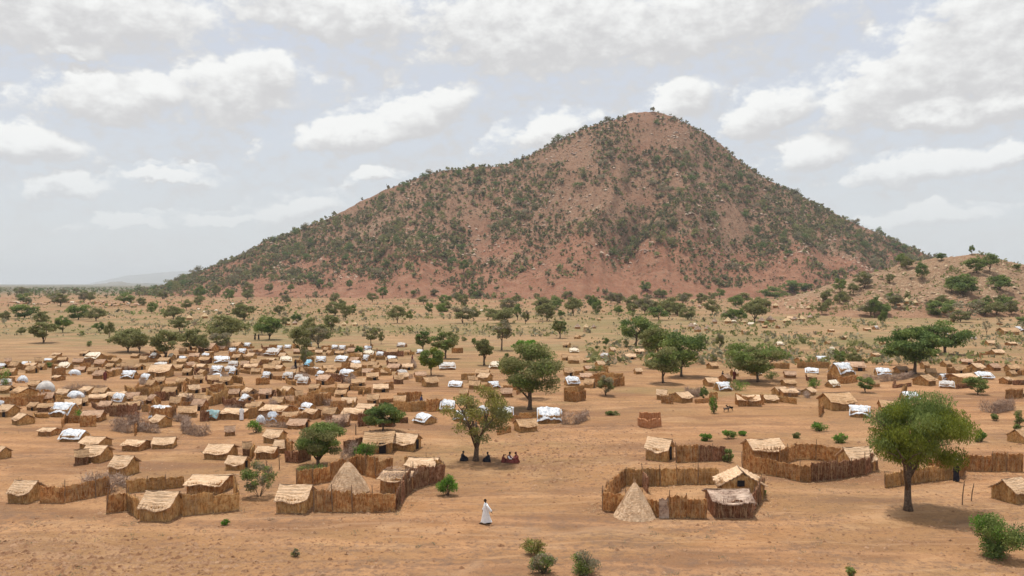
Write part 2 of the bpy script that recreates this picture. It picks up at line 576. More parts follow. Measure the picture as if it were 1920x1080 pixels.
def ground_material():
    m, t, b = mat('dry_earth')
    geo = t.node('ShaderNodeNewGeometry')
    p = geo.outputs['Position']
    sx = t.node('ShaderNodeSeparateXYZ', {0: p})
    Y = sx.outputs[1]
    n1 = t.noise(p, 0.05, 5, 0.6)
    n2 = t.noise(p, 0.35, 5, 0.65)
    n3 = t.noise(p, 2.2, 4, 0.7)
    n4 = t.noise(t.vscale(p, (0.035, 0.16, 1)), 1.0, 5, 0.6)
    n5 = t.noise(p, 9.0, 3, 0.7)
    c = t.mix(t.mapr(n2, 0.35, 0.65), (0.339, 0.172, 0.078), (0.417, 0.222, 0.107))
    c = t.mix(t.mapr(n1, 0.38, 0.62), c, (0.297, 0.167, 0.078))
    c = t.mix(t.math('MULTIPLY', t.mapr(n4, 0.48, 0.62), 0.9), c, (0.234, 0.120, 0.061))
    # trodden paths
    wave = t.noise(t.vscale(p, (0.012, 0.075, 1)), 1.0, 3, 0.4, 0.3)
    path = t.math('SUBTRACT', 1.0, t.mapr(t.math('ABSOLUTE', t.math('SUBTRACT', wave, 0.5)), 0.0, 0.035))
    c = t.mix(t.math('MULTIPLY', path, 0.5), c, (0.479, 0.264, 0.133))
    # gritty and scorched patches
    c = t.mix(t.math('MULTIPLY', t.mapr(n3, 0.50, 0.70), 0.8), c, (0.197, 0.097, 0.048))
    c = t.mix(t.math('MULTIPLY', t.mapr(n5, 0.56, 0.75), 0.45), c, (0.521, 0.334, 0.187))
    # dry grass over the open plain beyond the huts
    g1 = t.noise(t.vscale(p, (0.011, 0.022, 1)), 1.0, 6, 0.62)
    g2 = t.noise(t.vscale(p, (0.05, 0.2, 1)), 1.0, 5, 0.6)
    far = t.mapr(Y, 120, 260)
    gm = t.math('MULTIPLY', t.mapr(t.math('ADD', t.math('MULTIPLY', g1, 0.6), t.math('MULTIPLY', g2, 0.4)), 0.42, 0.56), far)
    c = t.mix(t.math('MULTIPLY', far, 0.65), c, (0.292, 0.196, 0.107))
    c = t.mix(t.math('MULTIPLY', gm, 0.75), c, (0.164, 0.144, 0.061))
    c = t.mix(t.math('MULTIPLY', t.mapr(g2, 0.56, 0.70), t.math('MULTIPLY', far, 0.6)), c, (0.397, 0.301, 0.181))
    blot = t.noise(t.vscale(p, (0.09, 0.22, 1)), 1.0, 6, 0.7, 0.6)
    c = t.mix(t.math('MULTIPLY', t.mapr(blot, 0.53, 0.66), 0.6), c, (0.199, 0.116, 0.067))
    c = t.mix(t.math('MULTIPLY', t.mapr(blot, 0.46, 0.36), 0.45), c, (0.468, 0.287, 0.152))
    # the rough, stony strip nearest the camera and the tracks along it
    rough = t.math('MULTIPLY', t.mapr(t.noise(t.vscale(p, (0.05, 0.14, 1)), 1.0, 6, 0.72, 0.8), 0.44, 0.58), t.mapr(t.noise(p, 1.1, 5, 0.75), 0.40, 0.62))
    c = t.mix(t.math('MULTIPLY', rough, t.mapr(Y, 75, 45, 0.35, 0.75)), c, (0.181, 0.112, 0.076))
    rut = t.noise(t.vscale(p, (0.02, 1.5, 1)), 1.0, 3, 0.6, 0.5)
    track = t.noise(t.vscale(p, (0.03, 0.16, 1)), 1.0, 3, 0.5, 0.6)
    c = t.mix(t.math('MULTIPLY', t.mapr(t.math('ABSOLUTE', t.math('SUBTRACT', track, 0.52)), 0.03, 0.0), t.mapr(Y, 75, 60, 0.0, 0.4)), c, (0.45, 0.275, 0.155))
    c = t.mix(t.math('MULTIPLY', t.mapr(rut, 0.60, 0.70), t.mapr(Y, 70, 58, 0.0, 0.5)), c, (0.205, 0.122, 0.076))
    fleck = t.noise(p, 4.5, 2, 0.6)
    c = t.mix(t.math('MULTIPLY', t.mapr(fleck, 0.66, 0.72), 0.8), c, (0.140, 0.085, 0.055))
    nearg = t.math('MULTIPLY', t.mapr(g1, 0.52, 0.62), t.mapr(Y, 62, 90))
    c = t.mix(t.math('MULTIPLY', nearg, 0.55), c, (0.199, 0.157, 0.068))
    red = t.math('MULTIPLY', t.mapr(Y, 260, 800), t.mapr(t.noise(t.vscale(p, (0.008, 0.03, 1)), 1.0, 5, 0.6), 0.38, 0.56))
    c = t.mix(t.math('MULTIPLY', red, 0.75), c, (0.254, 0.118, 0.067))
    farw = t.mapr(Y, 900, 1900)
    c = t.mix(farw, c, t.mix(t.mapr(t.noise(t.vscale(p, (0.002, 0.004, 1)), 1.0, 6, 0.6), 0.42, 0.6), (0.161, 0.125, 0.079), (0.085, 0.086, 0.050)))
    t.put(b.inputs['Base Color'], c)
    hh = t.math('ADD', t.math('MULTIPLY', n3, 0.6), t.math('ADD', t.math('MULTIPLY', n5, 0.25), t.math('MULTIPLY', n2, 0.8)))
    bump(t, b, hh, 1.0, 0.38)
    return m


def slope_material(name, reds, browns, pales, sc=1.0, redtop=60.0):
    m, t, b = mat(name)
    geo = t.node('ShaderNodeNewGeometry')
    p = geo.outputs['Position']
    z = t.node('ShaderNodeSeparateXYZ', {0: p}).outputs[2]
    n1 = t.noise(p, 0.011 * sc, 6, 0.62)
    n2 = t.noise(p, 0.07 * sc, 5, 0.7)
    n3 = t.noise(p, 0.28 * sc, 4, 0.75)
    c = t.mix(t.mapr(n2, 0.35, 0.65), reds[0], reds[1])
    up = t.mapr(z, redtop * .3, redtop * 2.2, 0.0, 0.40)
    c = t.mix(t.mapr(t.math('ADD', n1, t.math('SUBTRACT', up, 0.24)), 0.40, 0.58), c, t.mix(t.mapr(n3, 0.4, 0.6), browns[0], browns[1]))
    k = t.math('MULTIPLY', t.mapr(t.math('ADD', t.math('MULTIPLY', n1, 0.35), t.math('ADD', t.math('MULTIPLY', n3, 0.4), t.math('MULTIPLY', n2, 0.25))), 0.53, 0.64), t.mapr(z, redtop * .3, redtop * 1.3, 0.15, 0.8))
    c = t.mix(k, c, pales)
    c = t.mix(t.math('MULTIPLY', t.mapr(z, redtop * 4.4, redtop * 5.4), 0.6), c, reds[1])
    c = t.mix(t.math('MULTIPLY', t.mapr(n3, 0.50, 0.66), 0.55), c, (0.095, 0.062, 0.045))
    t.put(b.inputs['Base Color'], c)
    bump(t, b, t.math('ADD', t.math('MULTIPLY', n3, 1.0), n2), 0.9, 2.0 / sc)
    return m


M['ground'] = ground_material()
M['mountain'] = slope_material('red_scree', ((0.225, 0.098, 0.056), (0.285, 0.145, 0.088)), ((0.190, 0.098, 0.059), (0.285, 0.168, 0.103)), (0.40, 0.30, 0.20))
M['rocky'] = slope_material('sandy_rock', ((0.255, 0.140, 0.082), (0.32, 0.185, 0.110)), ((0.20, 0.115, 0.070), (0.34, 0.225, 0.135)), (0.50, 0.37, 0.235), 3.6, 7.0)

# ------------------------------------------------------------------ setting: ground, mountain, rocky hill, far hills
def fan(r0, r1, nr, a0, a1, na, hf):
    r = np.geomspace(r0, r1, nr)
    a = np.linspace(a0, a1, na)
    rr, aa = np.meshgrid(r, a, indexing='ij')
    x, y = rr * np.sin(aa), rr * np.cos(aa)
    z = hf(x, y)
    V = np.stack([x, y, z], -1).reshape(-1, 3)
    i = np.arange(nr * na).reshape(nr, na)
    q = np.stack([i[:-1, :-1].ravel(), i[:-1, 1:].ravel(), i[1:, 1:].ravel(), i[1:, :-1].ravel()], 1)
    return V, q[:, ::-1]


def setting(name, V, q, m, smooth=True):
    mb = MB()
    mb.add(V, q)
    return obj(name, mb.mesh(name, m, smooth), kind='structure')


V, q = fan(14, 42000, 620, R(-56), R(56), 560, ground_h)
setting('ground', V, q, M['ground'])


def slope_mesh(name, hf, px0, px1, nx, ys, m):
    px = np.linspace(px0, px1, nx)
    yy, pp = np.meshgrid(ys, px, indexing='ij')
    x = (pp - 960) / F * yy
    z = hf(x, yy)
    V = np.stack([x, yy, z], -1).reshape(-1, 3)
    i = np.arange(len(ys) * nx).reshape(len(ys), nx)
    q = np.stack([i[:-1, :-1].ravel(), i[:-1, 1:].ravel(), i[1:, 1:].ravel(), i[1:, :-1].ravel()], 1)
    return setting(name, V, q[:, ::-1], m)


slope_mesh('mountain', mountain_h, 60, 2150, 620, np.concatenate([np.linspace(840, 1500, 230), np.linspace(1506, 2900, 70)]), M['mountain'])
slope_mesh('rocky_hill', hill_h, 1290, 2200, 340, np.concatenate([np.linspace(385, 545, 130), np.linspace(547, 860, 50)]), M['rocky'])


def far_range(name, prof, dist, depth, m):
    prof = np.array(prof, float)
    px = np.linspace(prof[0, 0], prof[-1, 0], 160)
    hh = CH + dist * (HZ - np.interp(px, prof[:, 0], prof[:, 1])) / F + dist / F * 1.2 * fbm(px / 9, px * 0, 51, 3)
    hh = np.maximum(hh, -20)
    ys = np.linspace(dist - depth, dist + depth, 24)
    V = []
    for y_ in ys:
        k = 1 - ((y_ - dist) / depth) ** 2
        V.append(np.stack([(px - 960) / F * y_, np.full_like(px, y_), hh * k - 5], 1))
    V = np.concatenate(V)
    i = np.arange(24 * 160).reshape(24, 160)
    q = np.stack([i[:-1, :-1].ravel(), i[:-1, 1:].ravel(), i[1:, 1:].ravel(), i[1:, :-1].ravel()], 1)
    return setting(name, V, q[:, ::-1], m)


M['far'] = plain_mat('far_slope', (0.12, 0.12, 0.10), (0.17, 0.15, 0.12), 0.002)
far_range('distant_hills', [(150, 534), (205, 524), (240, 516), (280, 513), (320, 509), (370, 508), (430, 512), (520, 534)], 26000, 3000, M['far'])
far_range('distant_ridge', [(170, 532.6), (200, 530), (215, 527.5), (228, 527), (240, 530), (280, 530), (320, 532), (420, 533)], 9000, 700, M['far'])

# the hazy air
mb = MB()
zt, zb, ex = 460.0, -60.0, 43500.0
mb.add([(-ex, -60, zb), (ex, -60, zb), (ex, ex, zb), (-ex, ex, zb), (-ex, -60, zt), (ex, -60, zt), (ex, ex, zt), (-ex, ex, zt)],
       np.array([(3, 2, 1, 0), (4, 5, 6, 7), (0, 1, 5, 4), (1, 2, 6, 5), (2, 3, 7, 6), (3, 0, 4, 7)]))
hm = bpy.data.materials.new('hazy_air')
hm.use_nodes = True
ht = NT(hm.node_tree)
ht.n.clear()
hv = ht.node('ShaderNodeVolumePrincipled', {'Color': (0.90, 0.95, 1.0, 1), 'Density': 0.00006, 'Anisotropy': 0.0})
ho = ht.node('ShaderNodeOutputMaterial')
ht.l.new(hv.outputs[0], ho.inputs['Volume'])
haze = obj('haze', mb.mesh('haze', hm), kind='stuff')
# ------------------------------------------------------------------ building pieces for huts and fences
rs = np.random.RandomState(5)
M['stalk'] = straw_mat('pale_stalk', (0.60, 0.40, 0.22), (0.40, 0.24, 0.12), (0.62, 0.44, 0.27), fib=(5, 5, 2))


def j(n, a):
    return rs.uniform(-a, a, n)


def nz(x, y, s):
    return fbm(x, y, s, 3)


def wall_mesh(name, L, h0, th, m, gable=0.0, seed=0, stalk=True, hole=None):
    """upright straw wall in the local xz plane, ragged top; gable adds a peak"""
    nu, nv = max(6, int(L * 9)), 3
    top = 0.05 * np.sin(np.linspace(0, 9, nu + 1) + seed) + j(nu + 1, 0.09)
    bun = j(nu + 1, 0.022)

    def fn(u, v):
        x = (u - .5) * L
        k = np.clip(np.round(u * nu).astype(int), 0, nu)
        hh = h0 + top[k] + gable * (1 - np.abs(u - .5) * 2)
        z = v * hh - 0.12 * (v == 0)
        y = bun[k] + 0.02 * np.sin(k * 2.4 + seed) + 0.10 * nz(x * .9, z * .9, seed + 60) + 0.02 * ((k % 3) - 1)
        return np.stack([x, y, z], 1)
    mb = MB()
    V_, q_ = sheet(fn, nu, nv, (0, th, 0))
    mb.add(V_, q_)
    if stalk:
        n = int(L * 44)
        x = rs.uniform(-.5, .5, n) * L
        hh = h0 + gable * (1 - np.abs(x / L) * 2)
        A = np.stack([x, np.full(n, -.05) + j(n, .03), hh * rs.uniform(-.05, .6, n)], 1)
        B = np.stack([x + j(n, .16), np.full(n, -.02) + j(n, .09), np.where(rs.rand(n) < .35, hh + rs.uniform(-.02, .26, n), hh * rs.uniform(.7, 1.0, n))], 1)
        h_ = n // 3
        B[:h_, 2] += .07  # pale stalks raised past the top, a sunlit rim put into their colour
        sticks(mb, A[:h_], B[:h_], 0.014, 1)
        sticks(mb, A[h_:], B[h_:], 0.015)
        # two lashed rails across the outer face
        for zz in (0.33, 0.72):
            A = np.array([(-L / 2, -.045, h0 * zz + float(j(1, .04)[0]))])
            B = np.array([(L / 2, -.045, h0 * zz + float(j(1, .04)[0]))])
            h_ = n // 3
        B[:h_, 2] += .07
        sticks(mb, A[:h_], B[:h_], 0.014, 1)
        sticks(mb, A[h_:], B[h_:], 0.015)
    return mb.mesh(name, [m, M['stalk']])


def roof_half(name, W, run, z0, z1, m, seed=0, side=-1, th=0.07, amp=1.0, nu=26, nv=12):
    """one slope of a gabled roof; ridge along x at y=0, the eave at y = side*run"""
    ed = j(nu + 1, 0.13 * amp)
    tw, sg, tb = float(j(1, .16)[0]), rs.uniform(.05, .22), float(j(1, .10)[0])

    def fn(u, v):
        k = np.clip(np.round(u * nu).astype(int), 0, nu)
        x = (u - .5) * W + 0.05 * amp * nz(v * 3, u * 0 + 2, seed) * (np.abs(u - .5) > .49)
        r = v * run + ed[k] * (v > .99)
        y = side * r
        z = z1 + (z0 - z1) * v ** 0.93 + amp * (0.12 * nz(x * .8, y * .8 + 5, seed + 3) + 0.035 * np.sin(v * 34 + 2 * nz(x, y, seed)))
        z = z + 0.06 * amp * (2 * u - 1) ** 2 + amp * (tw * (u - .5) * v - sg * np.sin(np.pi * u) * v * .5 + tb * np.sin(u * 7 + seed) * v)
        y = y + side * amp * tw * .8 * (u - .5) * v
        return np.stack([x, y, z], 1)
    mb = MB()
    V_, q_ = sheet(fn, nu, nv, (0, 0, -th))
    if side > 0:
        q_ = q_[:, ::-1]
    mb.add(V_, q_)
    n = int(W * 8)
    x = rs.uniform(-.5, .5, n) * W
    A = np.stack([x, np.full(n, side * run * .75), np.full(n, z0 + (z1 - z0) * .28 + .03)], 1)
    B = np.stack([x + j(n, .1), side * (run + rs.uniform(.02, .16, n)), z0 - rs.uniform(-.02, .10, n)], 1)
    sticks(mb, A, B, 0.014)
    return mb.mesh(name, m)


def tarp_roof(name, W, run, z0, z1, m, seed=0, low=0.0):
    """one tarpaulin laid over both slopes, creased, with corners pulled down"""
    nu, nv = 26, 22

    def fn(u, v):
        s = 2 * v - 1
        x = (u - .5) * W + 0.12 * nz(v * 3, u * 2, seed)
        y = s * run
        z = z1 + (z0 - z1) * np.abs(s) ** 1.15
        x = x + 0.25 * nz(v * 4, u * 0 + 7, seed + 9) * (2 * u - 1)
        y = y + 0.30 * nz(u * 4, v * 0 + 3, seed + 8) * s
        z = z + 0.26 * nz(u * 3.2, v * 3.5, seed + 1) + 0.16 * nz(u * 9, v * 7, seed + 2) + .05 * nz(u * 22, v * 19, seed + 4) - low * (np.abs(2 * u - 1) ** 3)
        return np.stack([x, y, z], 1)
    mb = MB()
    V_, q_ = sheet(fn, nu, nv, (0, 0, -0.03))
    mb.add(V_, q_)
    return mb.mesh(name, m, True)


def tarp_dome(name, W, Dp, h, m, seed=0):
    """a tarpaulin drawn over bent sticks down to the ground"""
    mb = MB()
    nu, nv = 28, 9
    V_, q = [], []
    for i in range(nv + 1):
        t = i / nv
        for k in range(nu):
            a = 2 * math.pi * k / nu
            r = math.cos(t * math.pi / 2) ** 0.75
            fold = 1 + 0.07 * math.sin(k * 3.3 + seed) * (1 - t) + 0.14 * float(nz(k * .45, t * 3, seed))
            V_.append((math.cos(a) * W / 2 * r * fold, math.sin(a) * Dp / 2 * r * fold, h * math.sin(t * math.pi / 2) * (1 + 0.25 * float(nz(math.cos(a) * 1.3 + 4, math.sin(a) * 1.3, seed + 2))) - .05 * (i == 0)))
    for i in range(nv):
        for k in range(nu):
            k2 = (k + 1) % nu
            q.append((i * nu + k, i * nu + k2, (i + 1) * nu + k2, (i + 1) * nu + k))
    mb.add(V_, np.array(q))
    return mb.mesh(name, m, True)


def cone_mesh(name, Rr, h, m, seed=0, bulge=0.12, z0=0.0):
    mb = MB()
    nu, nv = 48, 12
    V_, q = [], []
    for i in range(nv + 1):
        t = i / nv
        for k in range(nu):
            a = 2 * math.pi * k / nu
            r = (1 - t) ** (1 - bulge) * Rr + 0.05
            r *= 1 + 0.03 * math.sin(k * 2.7 + i) * (1 - t) + 0.05 * float(nz(math.cos(a) * 2 + i * .3, math.sin(a) * 2, seed)) + (0.012 * (i % 3 == 0))
            V_.append((math.cos(a) * r, math.sin(a) * r, z0 + h * t + float(j(1, .03)[0]) * (i < nv)))
    for i in range(nv):
        for k in range(nu):
            k2 = (k + 1) % nu
            q.append((i * nu + k, i * nu + k2, (i + 1) * nu + k2, (i + 1) * nu + k))
    mb.add(V_, np.array(q))
    n = 260                                   # loose straws
    a = rs.uniform(0, 2 * math.pi, n)
    t = rs.uniform(0, .95, n)
    r = (1 - t) ** (1 - bulge) * Rr + .04
    t2 = np.maximum(t - rs.uniform(.10, .2, n), -.03)
    r2 = (1 - np.clip(t2, 0, 1)) ** (1 - bulge) * Rr + .09
    a2 = a + j(n, .06)
    sticks(mb, np.stack([np.cos(a) * r, np.sin(a) * r, z0 + h * t], 1), np.stack([np.cos(a2) * r2, np.sin(a2) * r2, z0 + h * t2], 1), 0.016)
    n = 14                                    # the tied tip
    sticks(mb, np.stack([j(n, .08), j(n, .08), np.full(n, z0 + h * .93)], 1), np.stack([j(n, .12), j(n, .12), z0 + h + rs.uniform(.1, .35, n)], 1), 0.015)
    return mb.mesh(name, m)


def brush_mesh(name, L, Dp, h, m, n=420, up=0.35, r=0.016):
    """tangled dry branches filling a block L x Dp x h"""
    mb = MB()
    c = np.stack([rs.uniform(-.5, .5, n) * L, rs.uniform(-.5, .5, n) * Dp, rs.uniform(.02, 1, n) ** 1.1 * h * .9], 1)
    d = rs.normal(size=(n, 3))
    d[:, 2] = np.abs(d[:, 2]) * (0.4 + up * 2)
    d /= np.linalg.norm(d, axis=1, keepdims=True)
    ln = rs.uniform(.15, .5, (n, 1)) * min(1.3, max(h, .6))
    A = c - d * ln
    A[:, 2] = np.maximum(A[:, 2], -.05)
    sticks(mb, A, c + d * ln, rs.uniform(.6, 1.5, n) * r)
    return mb.mesh(name, m)


# shared pieces -------------------------------------------------------------
PANEL = {}
for st, mm, hh in (('straw', 'wall', 1.6), ('reed', 'wall_red', 1.6), ('old', 'wall_dark', 1.6)):
    PANEL[st] = [wall_mesh('mat_panel', 1.7, hh, .07, M[mm], seed=i * 3 + len(st)) for i in range(5)]
PANEL['mud'] = [wall_mesh('mat_panel', 1.7, 1.4, .2, M['mud'], seed=i + 40, stalk=False) for i in range(3)]
PANEL['brush'] = [brush_mesh('brush_panel', 1.8, .5, 1.25, M['brush'], 150, .5) for i in range(4)]
mb = MB()
tube(mb, [(0, 0, -.2), (.03, .02, .9), (-.02, 0, 1.9)], [.05, .045, .03], 5)
POST = mb.mesh('post', M['wood'])
FENCES = []


def fence(pts, style='straw', h=1.55, label=None, desc=None, grp=None, closed=False, pix=True, cat='fence', posts=True):
    pts = [P(*p) for p in pts] if pix else [Vector(p) for p in pts]
    if closed:
        pts = pts + [pts[0]]
    c = sum(pts, Vector()) / len(pts)
    root = thing('brush_fence' if style == 'brush' else 'mud_wall' if style == 'mud' else 'straw_fence', cat, (c.x, c.y, 0), label=label, group=grp, desc=desc)
    base = {'mud': 1.4, 'brush': 1.25}.get(style, 1.6)
    for a, b in zip(pts[:-1], pts[1:]):
        L = (b - a).xy.length
        n = max(1, round(L / 1.7))
        ang = math.atan2(b.y - a.y, b.x - a.x)
        for i in range(n):
            q_ = a.lerp(b, (i + .5) / n)
            o = bpy.data.objects.new('brush_panel' if style == 'brush' else 'mat_panel', random.choice(PANEL[style]))
            link(o, root)
            o.location = (q_.x - c.x, q_.y - c.y, float(H(q_.x, q_.y)) - .03)
            flip = 0 if random.random() < .5 else math.pi
            o.rotation_euler = (random.uniform(-.10, .10), random.uniform(-.035, .035), ang + flip + random.uniform(-.06, .06))
            o.scale = (L / n / 1.7 * 1.03, 1, h / base * random.uniform(.86, 1.08))
            if posts and style not in ('mud', 'brush'):
                p_ = a.lerp(b, i / n)
                o = bpy.data.objects.new('post', POST)
                link(o, root)
                o.location = (p_.x - c.x, p_.y - c.y, float(H(p_.x, p_.y)))
                o.rotation_euler = (random.uniform(-.06, .06), random.uniform(-.06, .06), random.uniform(0, 6))
                o.scale = (1, 1, h / 1.75 * random.uniform(.95, 1.28))
    FENCES.append(root)
    return root


# hut prototypes: lists of (part name, mesh, location, rz) --------------------
def hut_parts(roofm, wallm, seed, W=3.0, Dp=2.7, h=1.05, ridge=1.95, door=None, tarp=None):
    ps = [('wall', wall_mesh('wall', W - .3, h, .07, M[wallm], seed=seed), (0, -Dp / 2, 0), 0),
          ('wall', wall_mesh('wall', W - .3, h, .07, M[wallm], seed=seed + 1), (0, Dp / 2, 0), math.pi),
          ('gable_wall', wall_mesh('gable_wall', Dp, h, .07, M[wallm], ridge - h - .12, seed=seed + 2, stalk=False), (-(W - .3) / 2, 0, 0), -math.pi / 2),
          ('gable_wall', wall_mesh('gable_wall', Dp, h, .07, M[wallm], ridge - h - .12, seed=seed + 3, stalk=False), ((W - .3) / 2, 0, 0), math.pi / 2)]
    if tarp:
        ps.append(('tarpaulin', tarp_roof('tarpaulin', W + .05, Dp / 2 + .30, h - .40, ridge + .02, M[tarp], seed, .25), (0, 0, 0), 0))
    else:
        ps.append(('roof_mat', roof_half('roof_mat', W + .15, Dp / 2 + .28, h - .08, ridge, M[roofm], seed, -1), (0, 0, 0), 0))
        ps.append(('roof_mat', roof_half('roof_mat', W + .15, Dp / 2 + .28, h - .08, ridge, M[roofm], seed + 5, 1), (0, 0, 0), 0))
    mbp = MB()
    tube(mbp, [(-W / 2 - .2, 0, ridge + .03), (0, .02, ridge), (W / 2 + .2, 0, ridge + .04)], [.045, .05, .04], 5)
    if not tarp:
        ps.append(('ridge_pole', mbp.mesh('ridge_pole', M['wood']), (0, 0, 0), 0))
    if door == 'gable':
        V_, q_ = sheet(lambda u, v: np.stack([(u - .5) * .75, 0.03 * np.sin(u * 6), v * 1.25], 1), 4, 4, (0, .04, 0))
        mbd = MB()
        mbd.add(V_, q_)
        ps.append(('door', mbd.mesh('door', M['shade']), ((W - .3) / 2 + .09, 0, 0), math.pi / 2))  # dark sheet painted as the shade of the gable doorway
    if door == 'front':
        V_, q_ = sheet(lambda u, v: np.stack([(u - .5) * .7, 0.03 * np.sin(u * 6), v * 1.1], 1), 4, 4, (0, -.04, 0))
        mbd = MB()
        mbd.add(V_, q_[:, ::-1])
        ps.append(('door', mbd.mesh('door', M['shade']), (.5, -Dp / 2 - .10, 0), 0))  # dark sheet painted as the shade of the front doorway
    return ps


PROTO = {
    'pale': [hut_parts('roof', 'wall', 10 * i, door=(None, 'gable', None, 'front')[i]) for i in range(4)],
    'tan': [hut_parts('roof_tan', 'wall', 10 * i + 3, door=(None, 'gable', 'front')[i]) for i in range(3)],
    'red': [hut_parts('roof_pink', 'wall_red', 10 * i + 5, door=('gable', None, 'front')[i]) for i in range(3)],
    'dark': [hut_parts('roof_tan', 'wall_dark', 10 * i + 6, h=1.2) for i in range(2)],
    'low': [hut_parts('roof', 'wall_red', 10 * i + 7, Dp=3.0, h=1.1, ridge=1.55) for i in range(3)],
    'white': [hut_parts(None, 'wall', 10 * i + 8, tarp='tarp', door=('gable', None, None)[i]) for i in range(3)],
    'dusty': [hut_parts(None, 'wall_red', 10 * i + 9, tarp='tarp_dusty') for i in range(2)],
    'cream': [hut_parts(None, 'wall', 10 * i + 2, tarp='tarp_cream') for i in range(2)],
    'blue': [hut_parts(None, 'wall', 71, tarp='tarp_blue')],
    'teal': [hut_parts(None, 'wall_red', 72, tarp='tarp_teal', Dp=2.2, ridge=1.9)],
    'grey': [hut_parts(None, 'wall', 73, tarp='tarp_grey', ridge=1.8)],
}
DOME = {k: [tarp_dome('tarpaulin', 3.0, 2.6, 1.7, M[m_], i) for i in range(3)] for k, m_ in (('white', 'tarp'), ('dusty', 'tarp_dusty'))}
DOMEBASE = [wall_mesh('low_wall', 2.9, .5, .08, M['wall_red'], seed=90, stalk=False)]
CONE = [cone_mesh('thatch_cone', 1.55, 1.7, M['thatch'], i, z0=1.1) for i in range(3)]
CONEG = [cone_mesh('thatch_cone', 1.55, 1.7, M['brush'], i + 4, z0=1.1) for i in range(2)]


def ring_wall(name, Rr, h, m, seed):
    n = 30
    V_, q = [], []
    for i in range(n):
        a = 2 * math.pi * i / n
        r = Rr * (1 + .02 * math.sin(i * 2.6 + seed))
        for (rr, zz) in ((r, -.1), (r, h), (r - .1, h), (r - .1, -.1)):
            V_.append((math.cos(a) * rr, math.sin(a) * rr, zz + (.05 * math.sin(i * 3.1) if zz > 0 else 0)))
    for i in range(n):
        k = (i + 1) % n
        for s_ in range(3):
            q.append((i * 4 + s_, k * 4 + s_, k * 4 + s_ + 1, i * 4 + s_ + 1))
    mb_ = MB()
    mb_.add(V_, np.array(q))
    return mb_.mesh(name, m)


RING = [ring_wall('wall', 1.25, 1.2, M['wall_red'], i) for i in range(2)]
DESC = {'pale': 'straw hut with pale mat roof', 'tan': 'straw hut with tan mat roof', 'red': 'reed hut with pinkish mat roof', 'dark': 'dark walled hut with tan roof',
        'low': 'low flat roofed straw shelter', 'white': 'straw shelter under white tarp', 'dusty': 'reed shelter under dusty grey tarp', 'cream': 'straw shelter under cream tarp',
        'blue': 'shelter under light blue tarp', 'teal': 'reed hut under teal tarp', 'grey': 'shelter under blue-grey tarp',
        'dome_white': 'rounded tent of white sheeting', 'dome_dusty': 'rounded tent of dusty grey sheeting', 'cone': 'round hut with thatched cone roof', 'coneg': 'round hut with grey thatch cone'}
HUTS = []


def place(kind, px, py, wpx, rot=0, label=None, zs=1.0, grp=None, ds=1.0, desc=None, xs=1.0, var=None):
    """rot in degrees; (px, py) = foot of the front wall in the photograph, wpx = its width there"""
    p = P(px, py)
    s = wpx * p.y / F / (3.3 * abs(math.cos(R(rot))) + 2.7 * abs(math.sin(R(rot))))
    s = min(s, 1.9)
    if kind in ('white', 'dome_white', 'dome_dusty') and label is None:
        s *= .88
    if label is None:
        rot += random.uniform(-12, 12)
        zs *= random.uniform(.72, 1.05)
        s *= random.uniform(.88, 1.06)
    back = (1.35 * abs(math.cos(R(rot))) + 1.5 * xs * abs(math.sin(R(rot)))) * s * ds
    x, y = p.x * (1 + back / p.y), p.y + back
    z = float(H(x, y))
    s2 = min(max(s, .75), 1.35)
    nm = {'dome_white': 'domed_tent', 'dome_dusty': 'domed_tent', 'cone': 'round_hut', 'coneg': 'round_hut'}.get(kind, 'tarp_shelter' if kind in ('white', 'dusty', 'cream', 'blue', 'teal', 'grey') else 'straw_hut')
    cat = {'domed_tent': 'tent', 'round_hut': 'hut', 'tarp_shelter': 'shelter', 'straw_hut': 'hut'}[nm]
    base = grp or {'tent': 'white sheeted tents in the camp', 'hut': 'straw huts of the camp', 'shelter': 'tarpaulin shelters of the camp'}[cat]
    if y > 240 and not grp and nm != 'round_hut':
        pass
    d = desc or DESC[kind]
    root = thing(nm, cat, (x, y, z - .03), R(rot), (s * xs, s * ds, s2 * zs), label, base, None if label else d)
    if kind.startswith('dome'):
        link(bpy.data.objects.new('tarpaulin', random.choice(DOME[kind[5:]])), root).rotation_euler = (0, 0, random.choice((0, math.pi)))
        link(bpy.data.objects.new('low_wall', DOMEBASE[0]), root).location = (0, -1.28, 0)
    elif kind.startswith('cone'):
        link(bpy.data.objects.new('wall', random.choice(RING)), root)
        link(bpy.data.objects.new('thatch_cone', random.choice(CONEG if kind == 'coneg' else CONE)), root)
    else:
        for (n_, me, lo, rz) in (PROTO[kind][var] if var is not None else random.choice(PROTO[kind])):
            if y > 260 and n_ in ('ridge_pole',):
                continue
            o = bpy.data.objects.new(n_, me)
            link(o, root)
            o.location = lo
            o.rotation_euler = (0, 0, rz)
    HUTS.append((root, px, py, wpx))
    return root


def single(name, me, cat, px, py, rz=0, sc=(1, 1, 1), label=None, desc=None, grp=None, back=0.0, part=None):
    p = P(px, py)
    x, y = p.x * (1 + back / p.y), p.y + back
    if part:
        o = thing(name, cat, (x, y, float(H(x, y))), R(rz), sc, label, grp, desc)
        obj(part, me, o)
        return o
    return thing(name, cat, (x, y, float(H(x, y))), R(rz), sc, label, grp, desc, me)


